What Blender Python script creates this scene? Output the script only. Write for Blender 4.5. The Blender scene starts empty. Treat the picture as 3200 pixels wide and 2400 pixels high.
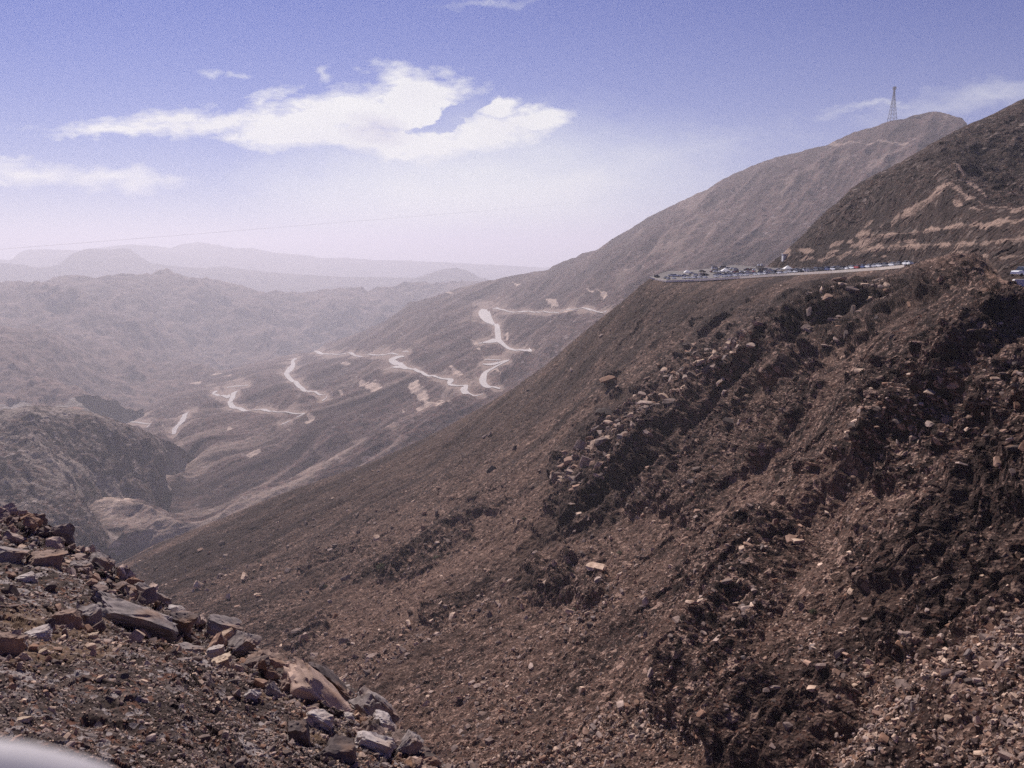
import bpy, bmesh, math, random
import numpy as np
from mathutils import Vector, Matrix
random.seed(7); RNG = np.random.default_rng(7)
sc = bpy.context.scene
COL = sc.collection
R = math.radians

# ------------------------------------------------------------------ camera
S = 1024 / 2212.0            # photo measured on a 2212 px wide view
FPX = 800.0                  # focal length in px of a 1024 px frame
PITCH = math.atan((384 - 252) / FPX)
cam_d = bpy.data.cameras.new('camera'); cam = bpy.data.objects.new('camera', cam_d); COL.objects.link(cam)
cam.location = (0, 0, 0); cam.rotation_euler = (math.pi / 2 - PITCH, 0, 0)
cam_d.sensor_width = 36; cam_d.lens = FPX * 36 / 1024
cam_d.clip_start = 0.05; cam_d.clip_end = 150000
cam_d.dof.use_dof = True; cam_d.dof.focus_distance = 120; cam_d.dof.aperture_fstop = 5.2
sc.camera = cam

# ------------------------------------------------------------------ light
SUN_AZ, SUN_EL = R(-24), R(47)      # ahead of the camera, to the left
SKY_STRENGTH = 0.10
SUN_STRENGTH = 5.0
EXPOSURE = 0.25
sun_d = bpy.data.lights.new('sun', 'SUN'); sun = bpy.data.objects.new('sun', sun_d); COL.objects.link(sun)
sdir = Vector((math.sin(SUN_AZ) * math.cos(SUN_EL), math.cos(SUN_AZ) * math.cos(SUN_EL), math.sin(SUN_EL)))
sun.rotation_euler = sdir.to_track_quat('Z', 'Y').to_euler(); sun.location = (0, 0, 300)
sun_d.energy = SUN_STRENGTH; sun_d.angle = R(0.5); sun_d.color = (1.0, 0.93, 0.86)
sc.view_settings.view_transform = 'Standard'; sc.view_settings.look = 'None'
sc.view_settings.exposure = EXPOSURE; sc.view_settings.gamma = 1
sc.render.engine = 'CYCLES'
sc.cycles.use_denoising = False
sc.cycles.max_bounces = 6; sc.cycles.volume_bounces = 1
sc.cycles.sample_clamp_indirect = 4

def dir_of(vx, vy):
    """unit-less ray (x, y, z) of a point of the photograph"""
    x = (np.asarray(vx, float) * S - 512) / FPX; y = -(np.asarray(vy, float) * S - 384) / FPX
    return x, math.cos(PITCH) + math.sin(PITCH) * y, -math.sin(PITCH) + math.cos(PITCH) * y

def at(vx, vy, r):
    """world point seen there at horizontal distance r"""
    x, Y, z = dir_of(vx, vy); k = np.asarray(r, float) / np.hypot(x, Y)
    return np.stack([x * k, Y * k, z * k], -1)

# ------------------------------------------------------------------ world: sky with clouds
world = bpy.data.worlds.new('World'); sc.world = world; world.use_nodes = True
def build_world():
    nt = world.node_tree; N = nt.nodes; L = nt.links; N.clear()
    def new(t, **k):
        n = N.new(t)
        for a, b in k.items(): setattr(n, a, b)
        return n
    def link(a, b): L.new(a, b)
    def val(node, i, v):
        if hasattr(v, 'links'): link(v, node.inputs[i])
        else: node.inputs[i].default_value = v
    def m(op, a, b=0.0, c=None, clamp=False):
        n = new('ShaderNodeMath', operation=op, use_clamp=clamp); val(n, 0, a); val(n, 1, b)
        if c is not None: val(n, 2, c)
        return n.outputs[0]
    sky = new('ShaderNodeTexSky', sky_type='NISHITA', sun_disc=False, sun_elevation=SUN_EL, sun_rotation=SUN_AZ)
    sky.altitude = 1200; sky.air_density = 1.0; sky.dust_density = 1.2; sky.ozone_density = 2.0
    tint = new('ShaderNodeMix', data_type='RGBA', blend_type='MULTIPLY'); tint.inputs[0].default_value = 1
    link(sky.outputs[0], tint.inputs[6]); tint.inputs[7].default_value = (0.02, 0.13, 0.54, 1)
    tc = new('ShaderNodeTexCoord'); sep = new('ShaderNodeSeparateXYZ'); link(tc.outputs['Generated'], sep.inputs[0])
    yy = m('MAXIMUM', sep.outputs[1], 0.05)
    u = m('DIVIDE', sep.outputs[0], yy); v = m('DIVIDE', sep.outputs[2], yy)
    uv = new('ShaderNodeCombineXYZ'); link(u, uv.inputs[0]); link(v, uv.inputs[1])
    # wispy distortion, stretched along the wind
    def noise(scale, detail, rough, sx, sy, off, dist=0.0):
        mp = new('ShaderNodeMapping'); mp.inputs['Scale'].default_value = (sx, sy, 1); mp.inputs['Location'].default_value = (off, off * .7, off * .3)
        mp.inputs['Rotation'].default_value = (0, 0, R(-6))
        link(uv.outputs[0], mp.inputs[0]); n = new('ShaderNodeTexNoise'); link(mp.outputs[0], n.inputs['Vector'])
        n.inputs['Scale'].default_value = scale; n.inputs['Detail'].default_value = detail; n.inputs['Roughness'].default_value = rough
        n.inputs['Distortion'].default_value = dist
        return n
    nd = noise(7, 5, .6, 1, 2.0, 3.1)
    sub = new('ShaderNodeVectorMath', operation='SUBTRACT'); link(nd.outputs['Color'], sub.inputs[0]); sub.inputs[1].default_value = (.5, .5, .5)
    scl = new('ShaderNodeVectorMath', operation='MULTIPLY'); link(sub.outputs[0], scl.inputs[0]); scl.inputs[1].default_value = (.13, .06, 0)
    add = new('ShaderNodeVectorMath', operation='ADD'); link(uv.outputs[0], add.inputs[0]); link(scl.outputs[0], add.inputs[1])
    nd2 = noise(24, 5, .6, 1, 1.6, 8.1)
    sub2 = new('ShaderNodeVectorMath', operation='SUBTRACT'); link(nd2.outputs['Color'], sub2.inputs[0]); sub2.inputs[1].default_value = (.5, .5, .5)
    scl2 = new('ShaderNodeVectorMath', operation='MULTIPLY'); link(sub2.outputs[0], scl2.inputs[0]); scl2.inputs[1].default_value = (.06, .028, 0)
    add2 = new('ShaderNodeVectorMath', operation='ADD'); link(add.outputs[0], add2.inputs[0]); link(scl2.outputs[0], add2.inputs[1])
    puv = add2.outputs[0]
    def blob(cx, cy, rx, ry, rot=0, amp=1.0):
        x, Y, z = dir_of(cx, cy); cu, cv = x / Y, z / Y; k = S / FPX
        mp = new('ShaderNodeMapping', vector_type='TEXTURE'); mp.inputs['Location'].default_value = (cu, cv, 0)
        mp.inputs['Rotation'].default_value = (0, 0, R(rot)); mp.inputs['Scale'].default_value = (rx * k * 1.03, ry * k * 1.12, 1)
        link(puv, mp.inputs[0]); ln = new('ShaderNodeVectorMath', operation='LENGTH'); link(mp.outputs[0], ln.inputs[0])
        s = m('MAXIMUM', m('SUBTRACT', 1.75, ln.outputs['Value']), 0.0)
        return m('MULTIPLY', s, amp)
    def union(bl):
        o = bl[0]
        for b in bl[1:]: o = m('MAXIMUM', o, b)
        return o
    main = union([blob(895, 215, 110, 64, -8), blob(780, 235, 120, 50, 8), blob(640, 255, 130, 34, 6), blob(480, 268, 150, 26, 4, .9),
                  blob(290, 281, 200, 19, -2, .8), blob(560, 222, 70, 22, 30, .62), blob(400, 245, 90, 20, 12, .6), blob(160, 288, 80, 9, -2, .6), blob(700, 290, 190, 30, -4), blob(900, 305, 110, 42, -4), blob(1060, 292, 130, 32, 8), blob(935, 202, 72, 46, -14), blob(350, 258, 130, 26, 4, .85),
                  blob(1165, 263, 84, 24, 10), blob(1088, 236, 50, 22, -8), blob(880, 335, 60, 14, 0, .9), blob(1010, 215, 20, 20, 0, .5)])
    main = m('SUBTRACT', main, m('MULTIPLY', m('MAXIMUM', blob(962, 256, 48, 10, 14), blob(1025, 240, 32, 9, 30)), 1.5))
    low = union([blob(70, 365, 130, 20, -4, .62), blob(230, 385, 150, 22, -6, .66), blob(350, 398, 60, 12, 0, .5), blob(0, 385, 60, 12, 0, .5),
                 blob(435, 158, 40, 10, 0, .38), blob(505, 160, 20, 9, 0, .34), blob(20, 335, 60, 8, 0, .4), blob(690, 160, 30, 14, 50, .4)])
    faint = union([blob(2120, 215, 200, 22, 8, .36), blob(1900, 228, 120, 7, 4, .34), blob(1250, 400, 130, 30, 10, .40), blob(1080, 3, 100, 7, 6, .26),
                   blob(1500, 330, 260, 40, 10, .22)])
    n1 = noise(9, 10, .66, 1, 2.6, 1.7, .5); n2 = noise(30, 8, .62, 1, 3.2, 5.7, .3)
    tex = m('ADD', m('MULTIPLY', n1.outputs[0], .65), m('MULTIPLY', n2.outputs[0], .35))
    def wisp(b, gain, k):
        return m('MULTIPLY', m('SUBTRACT', b, m('MULTIPLY', m('SUBTRACT', tex, .30), k), clamp=True), gain, clamp=True)
    cmain = wisp(main, 1.5, 2.5); clow = wisp(low, 1.25, 1.3); cf = wisp(faint, .9, .8)
    # bright milky air low over the plain, strongest below the cloud
    mp = new('ShaderNodeMapping', vector_type='TEXTURE'); x, Y, z = dir_of(1010, 440)
    mp.inputs['Location'].default_value = (float(x / Y), float(z / Y), 0); mp.inputs['Scale'].default_value = (.36, .10, 1); mp.inputs['Rotation'].default_value = (0, 0, R(4))
    link(puv, mp.inputs[0]); g = new('ShaderNodeTexGradient', gradient_type='QUADRATIC_SPHERE'); 
    ln = new('ShaderNodeVectorMath', operation='LENGTH'); link(mp.outputs[0], ln.inputs[0])
    milk = m('POWER', 2.718, m('MULTIPLY', m('MULTIPLY', ln.outputs['Value'], ln.outputs['Value']), -1.0))
    hz = m('POWER', 2.718, m('MULTIPLY', m('ABSOLUTE', v), -7.5))
    veil = m('MAXIMUM', m('MULTIPLY', milk, .95), m('MULTIPLY', hz, .72))
    front = m('MULTIPLY', m('SUBTRACT', sep.outputs[1], .1, clamp=True), 8, clamp=True)
    cover = m('MULTIPLY', m('MAXIMUM', cmain, m('MAXIMUM', clow, cf)), front)
    vmix = new('ShaderNodeMix', data_type='RGBA'); link(m('MULTIPLY', veil, front, clamp=True), vmix.inputs[0]); link(tint.outputs[2], vmix.inputs[6])
    vmix.inputs[7].default_value = (7.3, 7.5, 7.3, 1)
    # cloud body, a little greyer where it is thick
    shade = m('MULTIPLY', m('SUBTRACT', noise(9, 4, .5, 1, 1.6, 9.3).outputs[0], .45, clamp=True), 2.2, clamp=True)
    shade = m('MAXIMUM', m('MULTIPLY', shade, .6), m('MULTIPLY', blob(815, 272, 50, 24, 0), .7, clamp=True), clamp=True)
    cc = new('ShaderNodeMix', data_type='RGBA'); link(shade, cc.inputs[0]); cc.inputs[6].default_value = (7.3, 7.3, 7.3, 1); cc.inputs[7].default_value = (5.6, 5.5, 6.3, 1)
    cm = new('ShaderNodeMix', data_type='RGBA'); link(cover, cm.inputs[0]); link(vmix.outputs[2], cm.inputs[6]); link(cc.outputs[2], cm.inputs[7])
    bg = new('ShaderNodeBackground'); bg.inputs[1].default_value = SKY_STRENGTH; link(cm.outputs[2], bg.inputs[0])
    out = new('ShaderNodeOutputWorld'); link(bg.outputs[0], out.inputs[0])
build_world()
world.cycles.sampling_method = 'MANUAL'; world.cycles.sample_map_resolution = 512

# ------------------------------------------------------------------ numpy noise
_tab = RNG.normal(size=(4096, 3)); _tab /= np.linalg.norm(_tab, axis=1)[:, None]
_rnd = RNG.random((4096, 4))
def _hash(ix, iy, iz, seed):
    h = (ix.astype(np.int64) * 73856093) ^ (iy.astype(np.int64) * 19349663) ^ (iz.astype(np.int64) * 83492791) ^ (seed * 2654435761 % 4294967296)
    h = (h ^ (h >> 13)) * 1274126177
    return ((h ^ (h >> 16)) & 4095).astype(np.int64)
def gnoise(P, seed=0):
    i = np.floor(P).astype(np.int64); f = P - i; w = f * f * f * (f * (f * 6 - 15) + 10)
    out = 0
    for dx in (0, 1):
        for dy in (0, 1):
            for dz in (0, 1):
                g = _tab[_hash(i[..., 0] + dx, i[..., 1] + dy, i[..., 2] + dz, seed)]
                d = f - np.array([dx, dy, dz])
                k = (w[..., 0] if dx else 1 - w[..., 0]) * (w[..., 1] if dy else 1 - w[..., 1]) * (w[..., 2] if dz else 1 - w[..., 2])
                out = out + k * (g * d).sum(-1)
    return out * 1.5
def fbm(P, wl, foot, H=0.9, octs=9, seed=0, ridged=False, gain0=1.0):
    """sum of octaves from wavelength wl down to the pixel footprint, amplitude ~ wavelength^H (in metres)"""
    out = np.zeros(P.shape[:-1]); w = wl
    for o in range(octs):
        fade = np.clip((w / np.maximum(foot, 1e-6) - 1.6) / 2.0, 0, 1)
        if fade.max() <= 0: break
        n = gnoise(P / w + 17.3 * o, seed + o)
        if ridged: n = 0.55 - 2 * np.abs(n)
        out += n * fade * (w ** H) * (wl ** (1 - H)) * gain0
        w *= .5
    return out
def blocks(P, cell, seed=0, tilt=0.9):
    """faceted blocks: every Voronoi cell is a tilted face of its own height (returns about -1..1)"""
    Q = P / cell; b = np.floor(Q).astype(np.int64)
    best = np.full(Q.shape[:-1], 1e9); res = np.zeros(Q.shape[:-1])
    for dx in (-1, 0, 1):
        for dy in (-1, 0, 1):
            for dz in (-1, 0, 1):
                h = _hash(b[..., 0] + dx, b[..., 1] + dy, b[..., 2] + dz, seed)
                c = b + np.array([dx, dy, dz]) + _rnd[h][..., :3]
                d = Q - c; dd = (d * d).sum(-1)
                v = (_rnd[h][..., 3] - .5) * 1.2 + (d * _tab[(h * 7 + 3) & 4095]).sum(-1) * tilt
                k = dd < best; best = np.where(k, dd, best); res = np.where(k, v, res)
    return res
def sstep(a, b, x):
    t = np.clip((x - a) / (b - a), 0, 1); return t * t * (3 - 2 * t)

# ------------------------------------------------------------------ object helpers
def tag(o, label=None, cat=None, group=None, kind=None):
    if label: o['label'] = label
    if cat: o['category'] = cat
    if group: o['group'] = group
    if kind: o['kind'] = kind
    return o
def np_mesh(name, V, Fc, attrs=None, smooth=True, nper=4):
    me = bpy.data.meshes.new(name); V = np.asarray(V, np.float32); Fc = np.asarray(Fc, np.int32)
    me.vertices.add(len(V)); me.vertices.foreach_set('co', V.ravel())
    me.loops.add(Fc.size); me.loops.foreach_set('vertex_index', Fc.ravel())
    me.polygons.add(len(Fc)); me.polygons.foreach_set('loop_start', np.arange(0, Fc.size, Fc.shape[1], dtype=np.int32))
    me.polygons.foreach_set('use_smooth', np.full(len(Fc), smooth))
    for k, a in (attrs or {}).items():
        a = np.asarray(a, np.float32)
        if a.ndim == 1:
            at_ = me.attributes.new(k, 'FLOAT', 'POINT'); at_.data.foreach_set('value', a)
        else:
            at_ = me.attributes.new(k, 'FLOAT_COLOR', 'POINT')
            at_.data.foreach_set('color', np.concatenate([a, np.ones((len(a), 1), np.float32)], 1).ravel())
    me.update(); me.validate(); return me
def link(name, me, mat=None, parent=None):
    o = bpy.data.objects.new(name, me); COL.objects.link(o)
    if mat: me.materials.append(mat)
    if parent: o.parent = parent
    return o
class MB:
    """collects boxes, bars and loops into one mesh"""
    def __init__(s): s.v = []; s.f = []
    def add(s, v, f):
        b = len(s.v); s.v += [tuple(p) for p in v]; s.f += [tuple(b + i for i in q) for q in f]
    def box(s, c, d, rz=0, taper=1.0):
        x, y, z = [k / 2 for k in d]; cs, sn = math.cos(rz), math.sin(rz); v = []
        for zz, t in ((-z, 1), (z, taper)):
            for a, b in ((-x, -y), (x, -y), (x, y), (-x, y)):
                a *= t; b *= t; v.append((c[0] + a * cs - b * sn, c[1] + a * sn + b * cs, c[2] + zz))
        s.add(v, [(3, 2, 1, 0), (4, 5, 6, 7), (0, 1, 5, 4), (1, 2, 6, 5), (2, 3, 7, 6), (3, 0, 4, 7)])
    def bar(s, a, b, r, n=6, r2=None):
        a = Vector(a); b = Vector(b); d = (b - a).normalized(); q = d.to_track_quat('Z', 'Y'); r2 = r if r2 is None else r2
        v = [a + q @ Vector((math.cos(t) * r, math.sin(t) * r, 0)) for t in [2 * math.pi * i / n for i in range(n)]]
        v += [b + q @ Vector((math.cos(t) * r2, math.sin(t) * r2, 0)) for t in [2 * math.pi * i / n for i in range(n)]]
        s.add(v, [(i, (i + 1) % n, n + (i + 1) % n, n + i) for i in range(n)] + [tuple(range(n - 1, -1, -1)), tuple(range(n, 2 * n))])
    def build(s, name, mat, parent=None, smooth=False, bevel=0):
        me = bpy.data.meshes.new(name); me.from_pydata(s.v, [], s.f)
        if bevel:
            bm = bmesh.new(); bm.from_mesh(me); bmesh.ops.bevel(bm, geom=bm.edges[:], offset=bevel, segments=2, affect='EDGES'); bm.to_mesh(me); bm.free()
        for p in me.polygons: p.use_smooth = smooth
        me.update(); return link(name, me, mat, parent)

# ------------------------------------------------------------------ materials
def mat_new(name):
    m = bpy.data.materials.new(name); m.use_nodes = True; nt = m.node_tree
    return m, nt, nt.nodes['Principled BSDF']
def plain(name, col, rough=.6, metal=0, spec=.4, noise=0.0, scale=5):
    m, nt, b = mat_new(name); b.inputs['Roughness'].default_value = rough; b.inputs['Metallic'].default_value = metal
    b.inputs['Specular IOR Level'].default_value = spec
    if noise:
        tc = nt.nodes.new('ShaderNodeTexCoord'); n = nt.nodes.new('ShaderNodeTexNoise'); n.inputs['Scale'].default_value = scale; n.inputs['Detail'].default_value = 6
        nt.links.new(tc.outputs['Object'], n.inputs['Vector'])
        r = nt.nodes.new('ShaderNodeMix'); r.data_type = 'RGBA'; nt.links.new(n.outputs[0], r.inputs[0])
        r.inputs[6].default_value = tuple(c * (1 - noise) for c in col) + (1,); r.inputs[7].default_value = tuple(min(1, c * (1 + noise)) for c in col) + (1,)
        nt.links.new(r.outputs[2], b.inputs['Base Color'])
    else: b.inputs['Base Color'].default_value = tuple(col) + (1,)
    return m
def terrain_mat(name, dark, mid, light, s_big, s_small, bump=0.5, bump_d=0.5, stretch=None, speck=0.35, pale=(.45, .36, .30), stone=(.34,.28,.25)):
    """stony ground: large patches, streaks, stone speckle; 'pale' and 'rockm' are per-vertex masks of surface tone"""
    m, nt, b = mat_new(name); N = nt.nodes; L = nt.links
    b.inputs['Roughness'].default_value = .92; b.inputs['Specular IOR Level'].default_value = .15
    tc = N.new('ShaderNodeTexCoord')
    src = tc.outputs['Object']
    st = N.new('ShaderNodeMapping'); L.new(src, st.inputs[0])
    if stretch:
        st.vector_type = 'TEXTURE'
        st.inputs['Rotation'].default_value = stretch[0]; st.inputs['Scale'].default_value = stretch[1]
    def noise(sc_, det, ro, vec=None, col=False):
        n = N.new('ShaderNodeTexNoise'); n.inputs['Scale'].default_value = sc_; n.inputs['Detail'].default_value = det; n.inputs['Roughness'].default_value = ro
        L.new(vec or src, n.inputs['Vector']); return n.outputs[0]
    def ramp(v, a, b_):
        r = N.new('ShaderNodeMapRange'); r.interpolation_type = 'SMOOTHSTEP'; L.new(v, r.inputs[0]); r.inputs[1].default_value = a; r.inputs[2].default_value = b_; return r.outputs[0]
    def mix(f, a, b_, bt='MIX'):
        x = N.new('ShaderNodeMix'); x.data_type = 'RGBA'; x.blend_type = bt
        for i, q in ((0, f), (6, a), (7, b_)):
            if hasattr(q, 'links'): L.new(q, x.inputs[i])
            elif i == 0: x.inputs[0].default_value = q
            else: x.inputs[i].default_value = tuple(q) + (1,)
        return x.outputs[2]
    big = noise(s_big, 8, .62, st.outputs[0]); mid_n = noise(s_big * 5.3, 8, .65, st.outputs[0]); fine = noise(s_small, 10, .75)
    c = mix(ramp(big, .35, .66), dark, mid)
    c = mix(ramp(mid_n, .42, .72), c, light)
    # speckle of separate stones
    vo = N.new('ShaderNodeTexVoronoi'); vo.inputs['Scale'].default_value = s_small * 1.4; L.new(src, vo.inputs['Vector'])
    sp = N.new('ShaderNodeSeparateColor'); L.new(vo.outputs['Color'], sp.inputs[0])
    c = mix(ramp(fine, .36, .68), mix(.55, c, (0.02, .016, .016)), c)
    c = mix(ramp(sp.outputs[0], 1 - speck, 1 - speck + .12), c, stone)
    # reddish and greenish stones
    c = mix(ramp(sp.outputs[1], .82, .9) if speck > .05 else 0.0, c, (dark[0] * 1.9, dark[1] * 1.4, dark[2] * 1.15))
    vo2 = N.new('ShaderNodeTexVoronoi'); vo2.inputs['Scale'].default_value = s_small * .36; L.new(src, vo2.inputs['Vector'])
    sp2 = N.new('ShaderNodeSeparateColor'); L.new(vo2.outputs['Color'], sp2.inputs[0])
    c = mix(ramp(sp2.outputs[0], 1 - speck * .45, 1 - speck * .45 + .06), c, stone)
    c = mix(ramp(sp2.outputs[1], .72, .8), c, (dark[0] * .6, dark[1] * .6, dark[2] * .6))
    pa = N.new('ShaderNodeAttribute'); pa.attribute_name = 'pale'
    pm = N.new('ShaderNodeMath'); pm.operation = 'MULTIPLY'; L.new(pa.outputs['Fac'], pm.inputs[0]); L.new(ramp(fine, .25, .6), pm.inputs[1])
    c = mix(pm.outputs[0], c, pale)
    da = N.new('ShaderNodeAttribute'); da.attribute_name = 'darken'
    c = mix(da.outputs['Fac'], c, (dark[0] * .55, dark[1] * .5, dark[2] * .5))
    L.new(c, b.inputs['Base Color'])
    bu = N.new('ShaderNodeBump'); bu.inputs['Strength'].default_value = bump; bu.inputs['Distance'].default_value = bump_d
    h = N.new('ShaderNodeMath'); h.operation = 'ADD'; L.new(fine, h.inputs[0]); L.new(vo.outputs['Distance'], h.inputs[1]); L.new(h.outputs[0], bu.inputs['Height'])
    L.new(bu.outputs[0], b.inputs['Normal'])
    return m
def stone_mat(name, scale=3, bump_d=.03):
    m, nt, b = mat_new(name); N = nt.nodes; L = nt.links; b.inputs['Roughness'].default_value = .88; b.inputs['Specular IOR Level'].default_value = .2
    a = N.new('ShaderNodeAttribute'); a.attribute_name = 'tone'; tc = N.new('ShaderNodeTexCoord')
    n = N.new('ShaderNodeTexNoise'); n.inputs['Scale'].default_value = scale; n.inputs['Detail'].default_value = 10; n.inputs['Roughness'].default_value = .7; L.new(tc.outputs['Object'], n.inputs['Vector'])
    r = N.new('ShaderNodeMapRange'); r.inputs[1].default_value = .3; r.inputs[2].default_value = .7; r.inputs[3].default_value = .5; r.inputs[4].default_value = 1.45; L.new(n.outputs[0], r.inputs[0])
    x = N.new('ShaderNodeMix'); x.data_type = 'RGBA'; x.blend_type = 'MULTIPLY'; x.inputs[0].default_value = 1; L.new(a.outputs['Color'], x.inputs[6]); L.new(r.outputs[0], x.inputs[7])
    # rusty stains
    n2 = N.new('ShaderNodeTexNoise'); n2.inputs['Scale'].default_value = scale * .6; n2.inputs['Detail'].default_value = 6; mp = N.new('ShaderNodeMapping'); mp.inputs['Location'].default_value = (5, 3, 1)
    L.new(tc.outputs['Object'], mp.inputs[0]); L.new(mp.outputs[0], n2.inputs['Vector'])
    r2 = N.new('ShaderNodeMapRange'); r2.inputs[1].default_value = .56; r2.inputs[2].default_value = .72; r2.inputs[4].default_value = .6; L.new(n2.outputs[0], r2.inputs[0])
    y = N.new('ShaderNodeMix'); y.data_type = 'RGBA'; L.new(r2.outputs[0], y.inputs[0]); L.new(x.outputs[2], y.inputs[6]); y.inputs[7].default_value = (.24, .13, .075, 1)
    L.new(y.outputs[2], b.inputs['Base Color'])
    bu = N.new('ShaderNodeBump'); bu.inputs['Strength'].default_value = .8; bu.inputs['Distance'].default_value = bump_d; L.new(n.outputs[0], bu.inputs['Height']); L.new(bu.outputs[0], b.inputs['Normal'])
    return m

# ------------------------------------------------------------------ terrain layers
def tps(knots):
    K = np.array(knots, float); X = K[:, :2] / 1000; y = np.log(K[:, 2]); n = len(X)
    d = np.linalg.norm(X[:, None] - X[None], axis=-1); A = np.where(d > 0, d * d * np.log(d + 1e-12), 0) + np.eye(n) * 2e-4
    Pm = np.concatenate([np.ones((n, 1)), X], 1); M = np.block([[A, Pm], [Pm.T, np.zeros((3, 3))]])
    w = np.linalg.solve(M, np.concatenate([y, np.zeros(3)]))
    def f(vx, vy):
        q = np.stack([np.asarray(vx, float), np.asarray(vy, float)], -1) / 1000; out = w[n] + q[..., 0] * w[n + 1] + q[..., 1] * w[n + 2]
        for k in range(n):
            dd = np.hypot(q[..., 0] - X[k, 0], q[..., 1] - X[k, 1]); out = out + w[k] * dd * dd * np.log(dd + 1e-12)
        return np.exp(out)
    return f
def poly(p):
    a = np.array(p, float); return lambda x: np.interp(x, a[:, 0], a[:, 1])
def capsule(vx, vy, pts):
    """soft mask along a polyline of (x, y, radius)"""
    best = np.full(vx.shape, -9.0)
    for (x0, y0, r0), (x1, y1, r1) in zip(pts[:-1], pts[1:]):
        dx, dy = x1 - x0, y1 - y0; t = np.clip(((vx - x0) * dx + (vy - y0) * dy) / (dx * dx + dy * dy + 1e-9), 0, 1)
        d = np.hypot(vx - x0 - t * dx, vy - y0 - t * dy); best = np.maximum(best, 1 - d / (r0 + (r1 - r0) * t))
    return best
FAR = 1.6
class Layer:
    def __init__(s, knots, top, bottom, x0, x1, nx, ny, back, back_slope=.6, nb=14, ypow=1.0, far=1.0):
        knots = [(a_, b_, c_ * far) for a_, b_, c_ in knots]; s.rm = tps(knots); s.top = poly(top); s.bot = poly(bottom); s.x0, s.x1, s.nx, s.ny = x0, x1, nx, ny
        vx = np.linspace(x0, x1, nx); t = np.linspace(0, 1, ny) ** ypow
        s.t = t
        VX = np.repeat(vx[:, None], ny, 1); VY = s.bot(vx)[:, None] + (s.top(vx) - s.bot(vx))[:, None] * t[None]
        s.VX, s.VY = VX, VY; s.r = s.rm(VX, VY); s.P = at(VX, VY, s.r)
        # far side of the crest
        c = s.P[:, -1]; out = c[:, :2] / np.linalg.norm(c[:, :2], axis=1)[:, None]
        q = (np.linspace(0, 1, nb + 1)[1:] ** 1.7) * back
        bk = np.zeros((nx, nb, 3)); bk[..., :2] = c[:, None, :2] + out[:, None] * q[None, :, None]
        bk[..., 2] = c[:, None, 2] - back_slope * q[None] * np.clip(q / (1.8 if back < 100 else back * .08), .35, 1)[None]
        s.P = np.concatenate([s.P, bk], 1); s.VX = np.concatenate([VX, np.repeat(vx[:, None], nb, 1)], 1)
        s.VY = np.concatenate([VY, np.repeat(VY[:, -1:], nb, 1)], 1); s.back = np.concatenate([np.zeros((nx, ny)), np.repeat(q[None] / back, nx, 0)], 1)
        s.r = np.hypot(s.P[..., 0], s.P[..., 1]); s.foot = s.r / FPX; s.N = s.normals(); s.base = s.P.copy()
    def normals(s):
        du = np.gradient(s.P, axis=0); dv = np.gradient(s.P, axis=1); n = np.cross(du, dv); n /= np.linalg.norm(n, axis=-1)[..., None] + 1e-12
        n *= np.where(n[..., 2:3] < 0, -1, 1); return n
    def mesh(s, name, attrs, smooth=True):
        nx, nt = s.P.shape[:2]; i = np.arange(nx * nt).reshape(nx, nt)
        F = np.stack([i[:-1, :-1], i[1:, :-1], i[1:, 1:], i[:-1, 1:]], -1).reshape(-1, 4)
        return np_mesh(name, s.P.reshape(-1, 3), F, {k: a.reshape(-1) for k, a in attrs.items()}, smooth)
    def surf(s, vx, vy):
        """point of the finished surface at a place of the grid (bilinear)"""
        vx = np.atleast_1d(np.asarray(vx, float)); vy = np.atleast_1d(np.asarray(vy, float))
        fx = np.clip((vx - s.x0) / (s.x1 - s.x0) * (s.nx - 1), 0, s.nx - 1.001); tt = np.clip((s.bot(vx) - vy) / (s.bot(vx) - s.top(vx)), 0, 1)
        fy = np.clip(np.interp(tt, s.t, np.arange(s.ny)), 0, s.ny - 1.001); i = fx.astype(int); j = fy.astype(int); a = (fx - i)[:, None]; b = (fy - j)[:, None]
        return s.P[i, j] * (1 - a) * (1 - b) + s.P[i + 1, j] * a * (1 - b) + s.P[i, j + 1] * (1 - a) * b + s.P[i + 1, j + 1] * a * b
def aniso(P, d, k):
    """coordinates shortened along direction d, so that noise runs in streaks along it"""
    d = np.array(d, float); d /= np.linalg.norm(d); return P - (P @ d)[..., None] * d * (1 - 1 / k)

Z5 = lambda x, y: (207.4 + x * .3125, 725.8 + y * .3125)      # enlargements the outlines were read from
Z4 = lambda x, y: (829.5 + x * .25, 608.3 + y * .25)
Z6 = lambda x, y: (x * .40625, 1175.1 + y * .40625)
Z7 = lambda x, y: (x * .4375, 483.9 + y * .4375)

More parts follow.
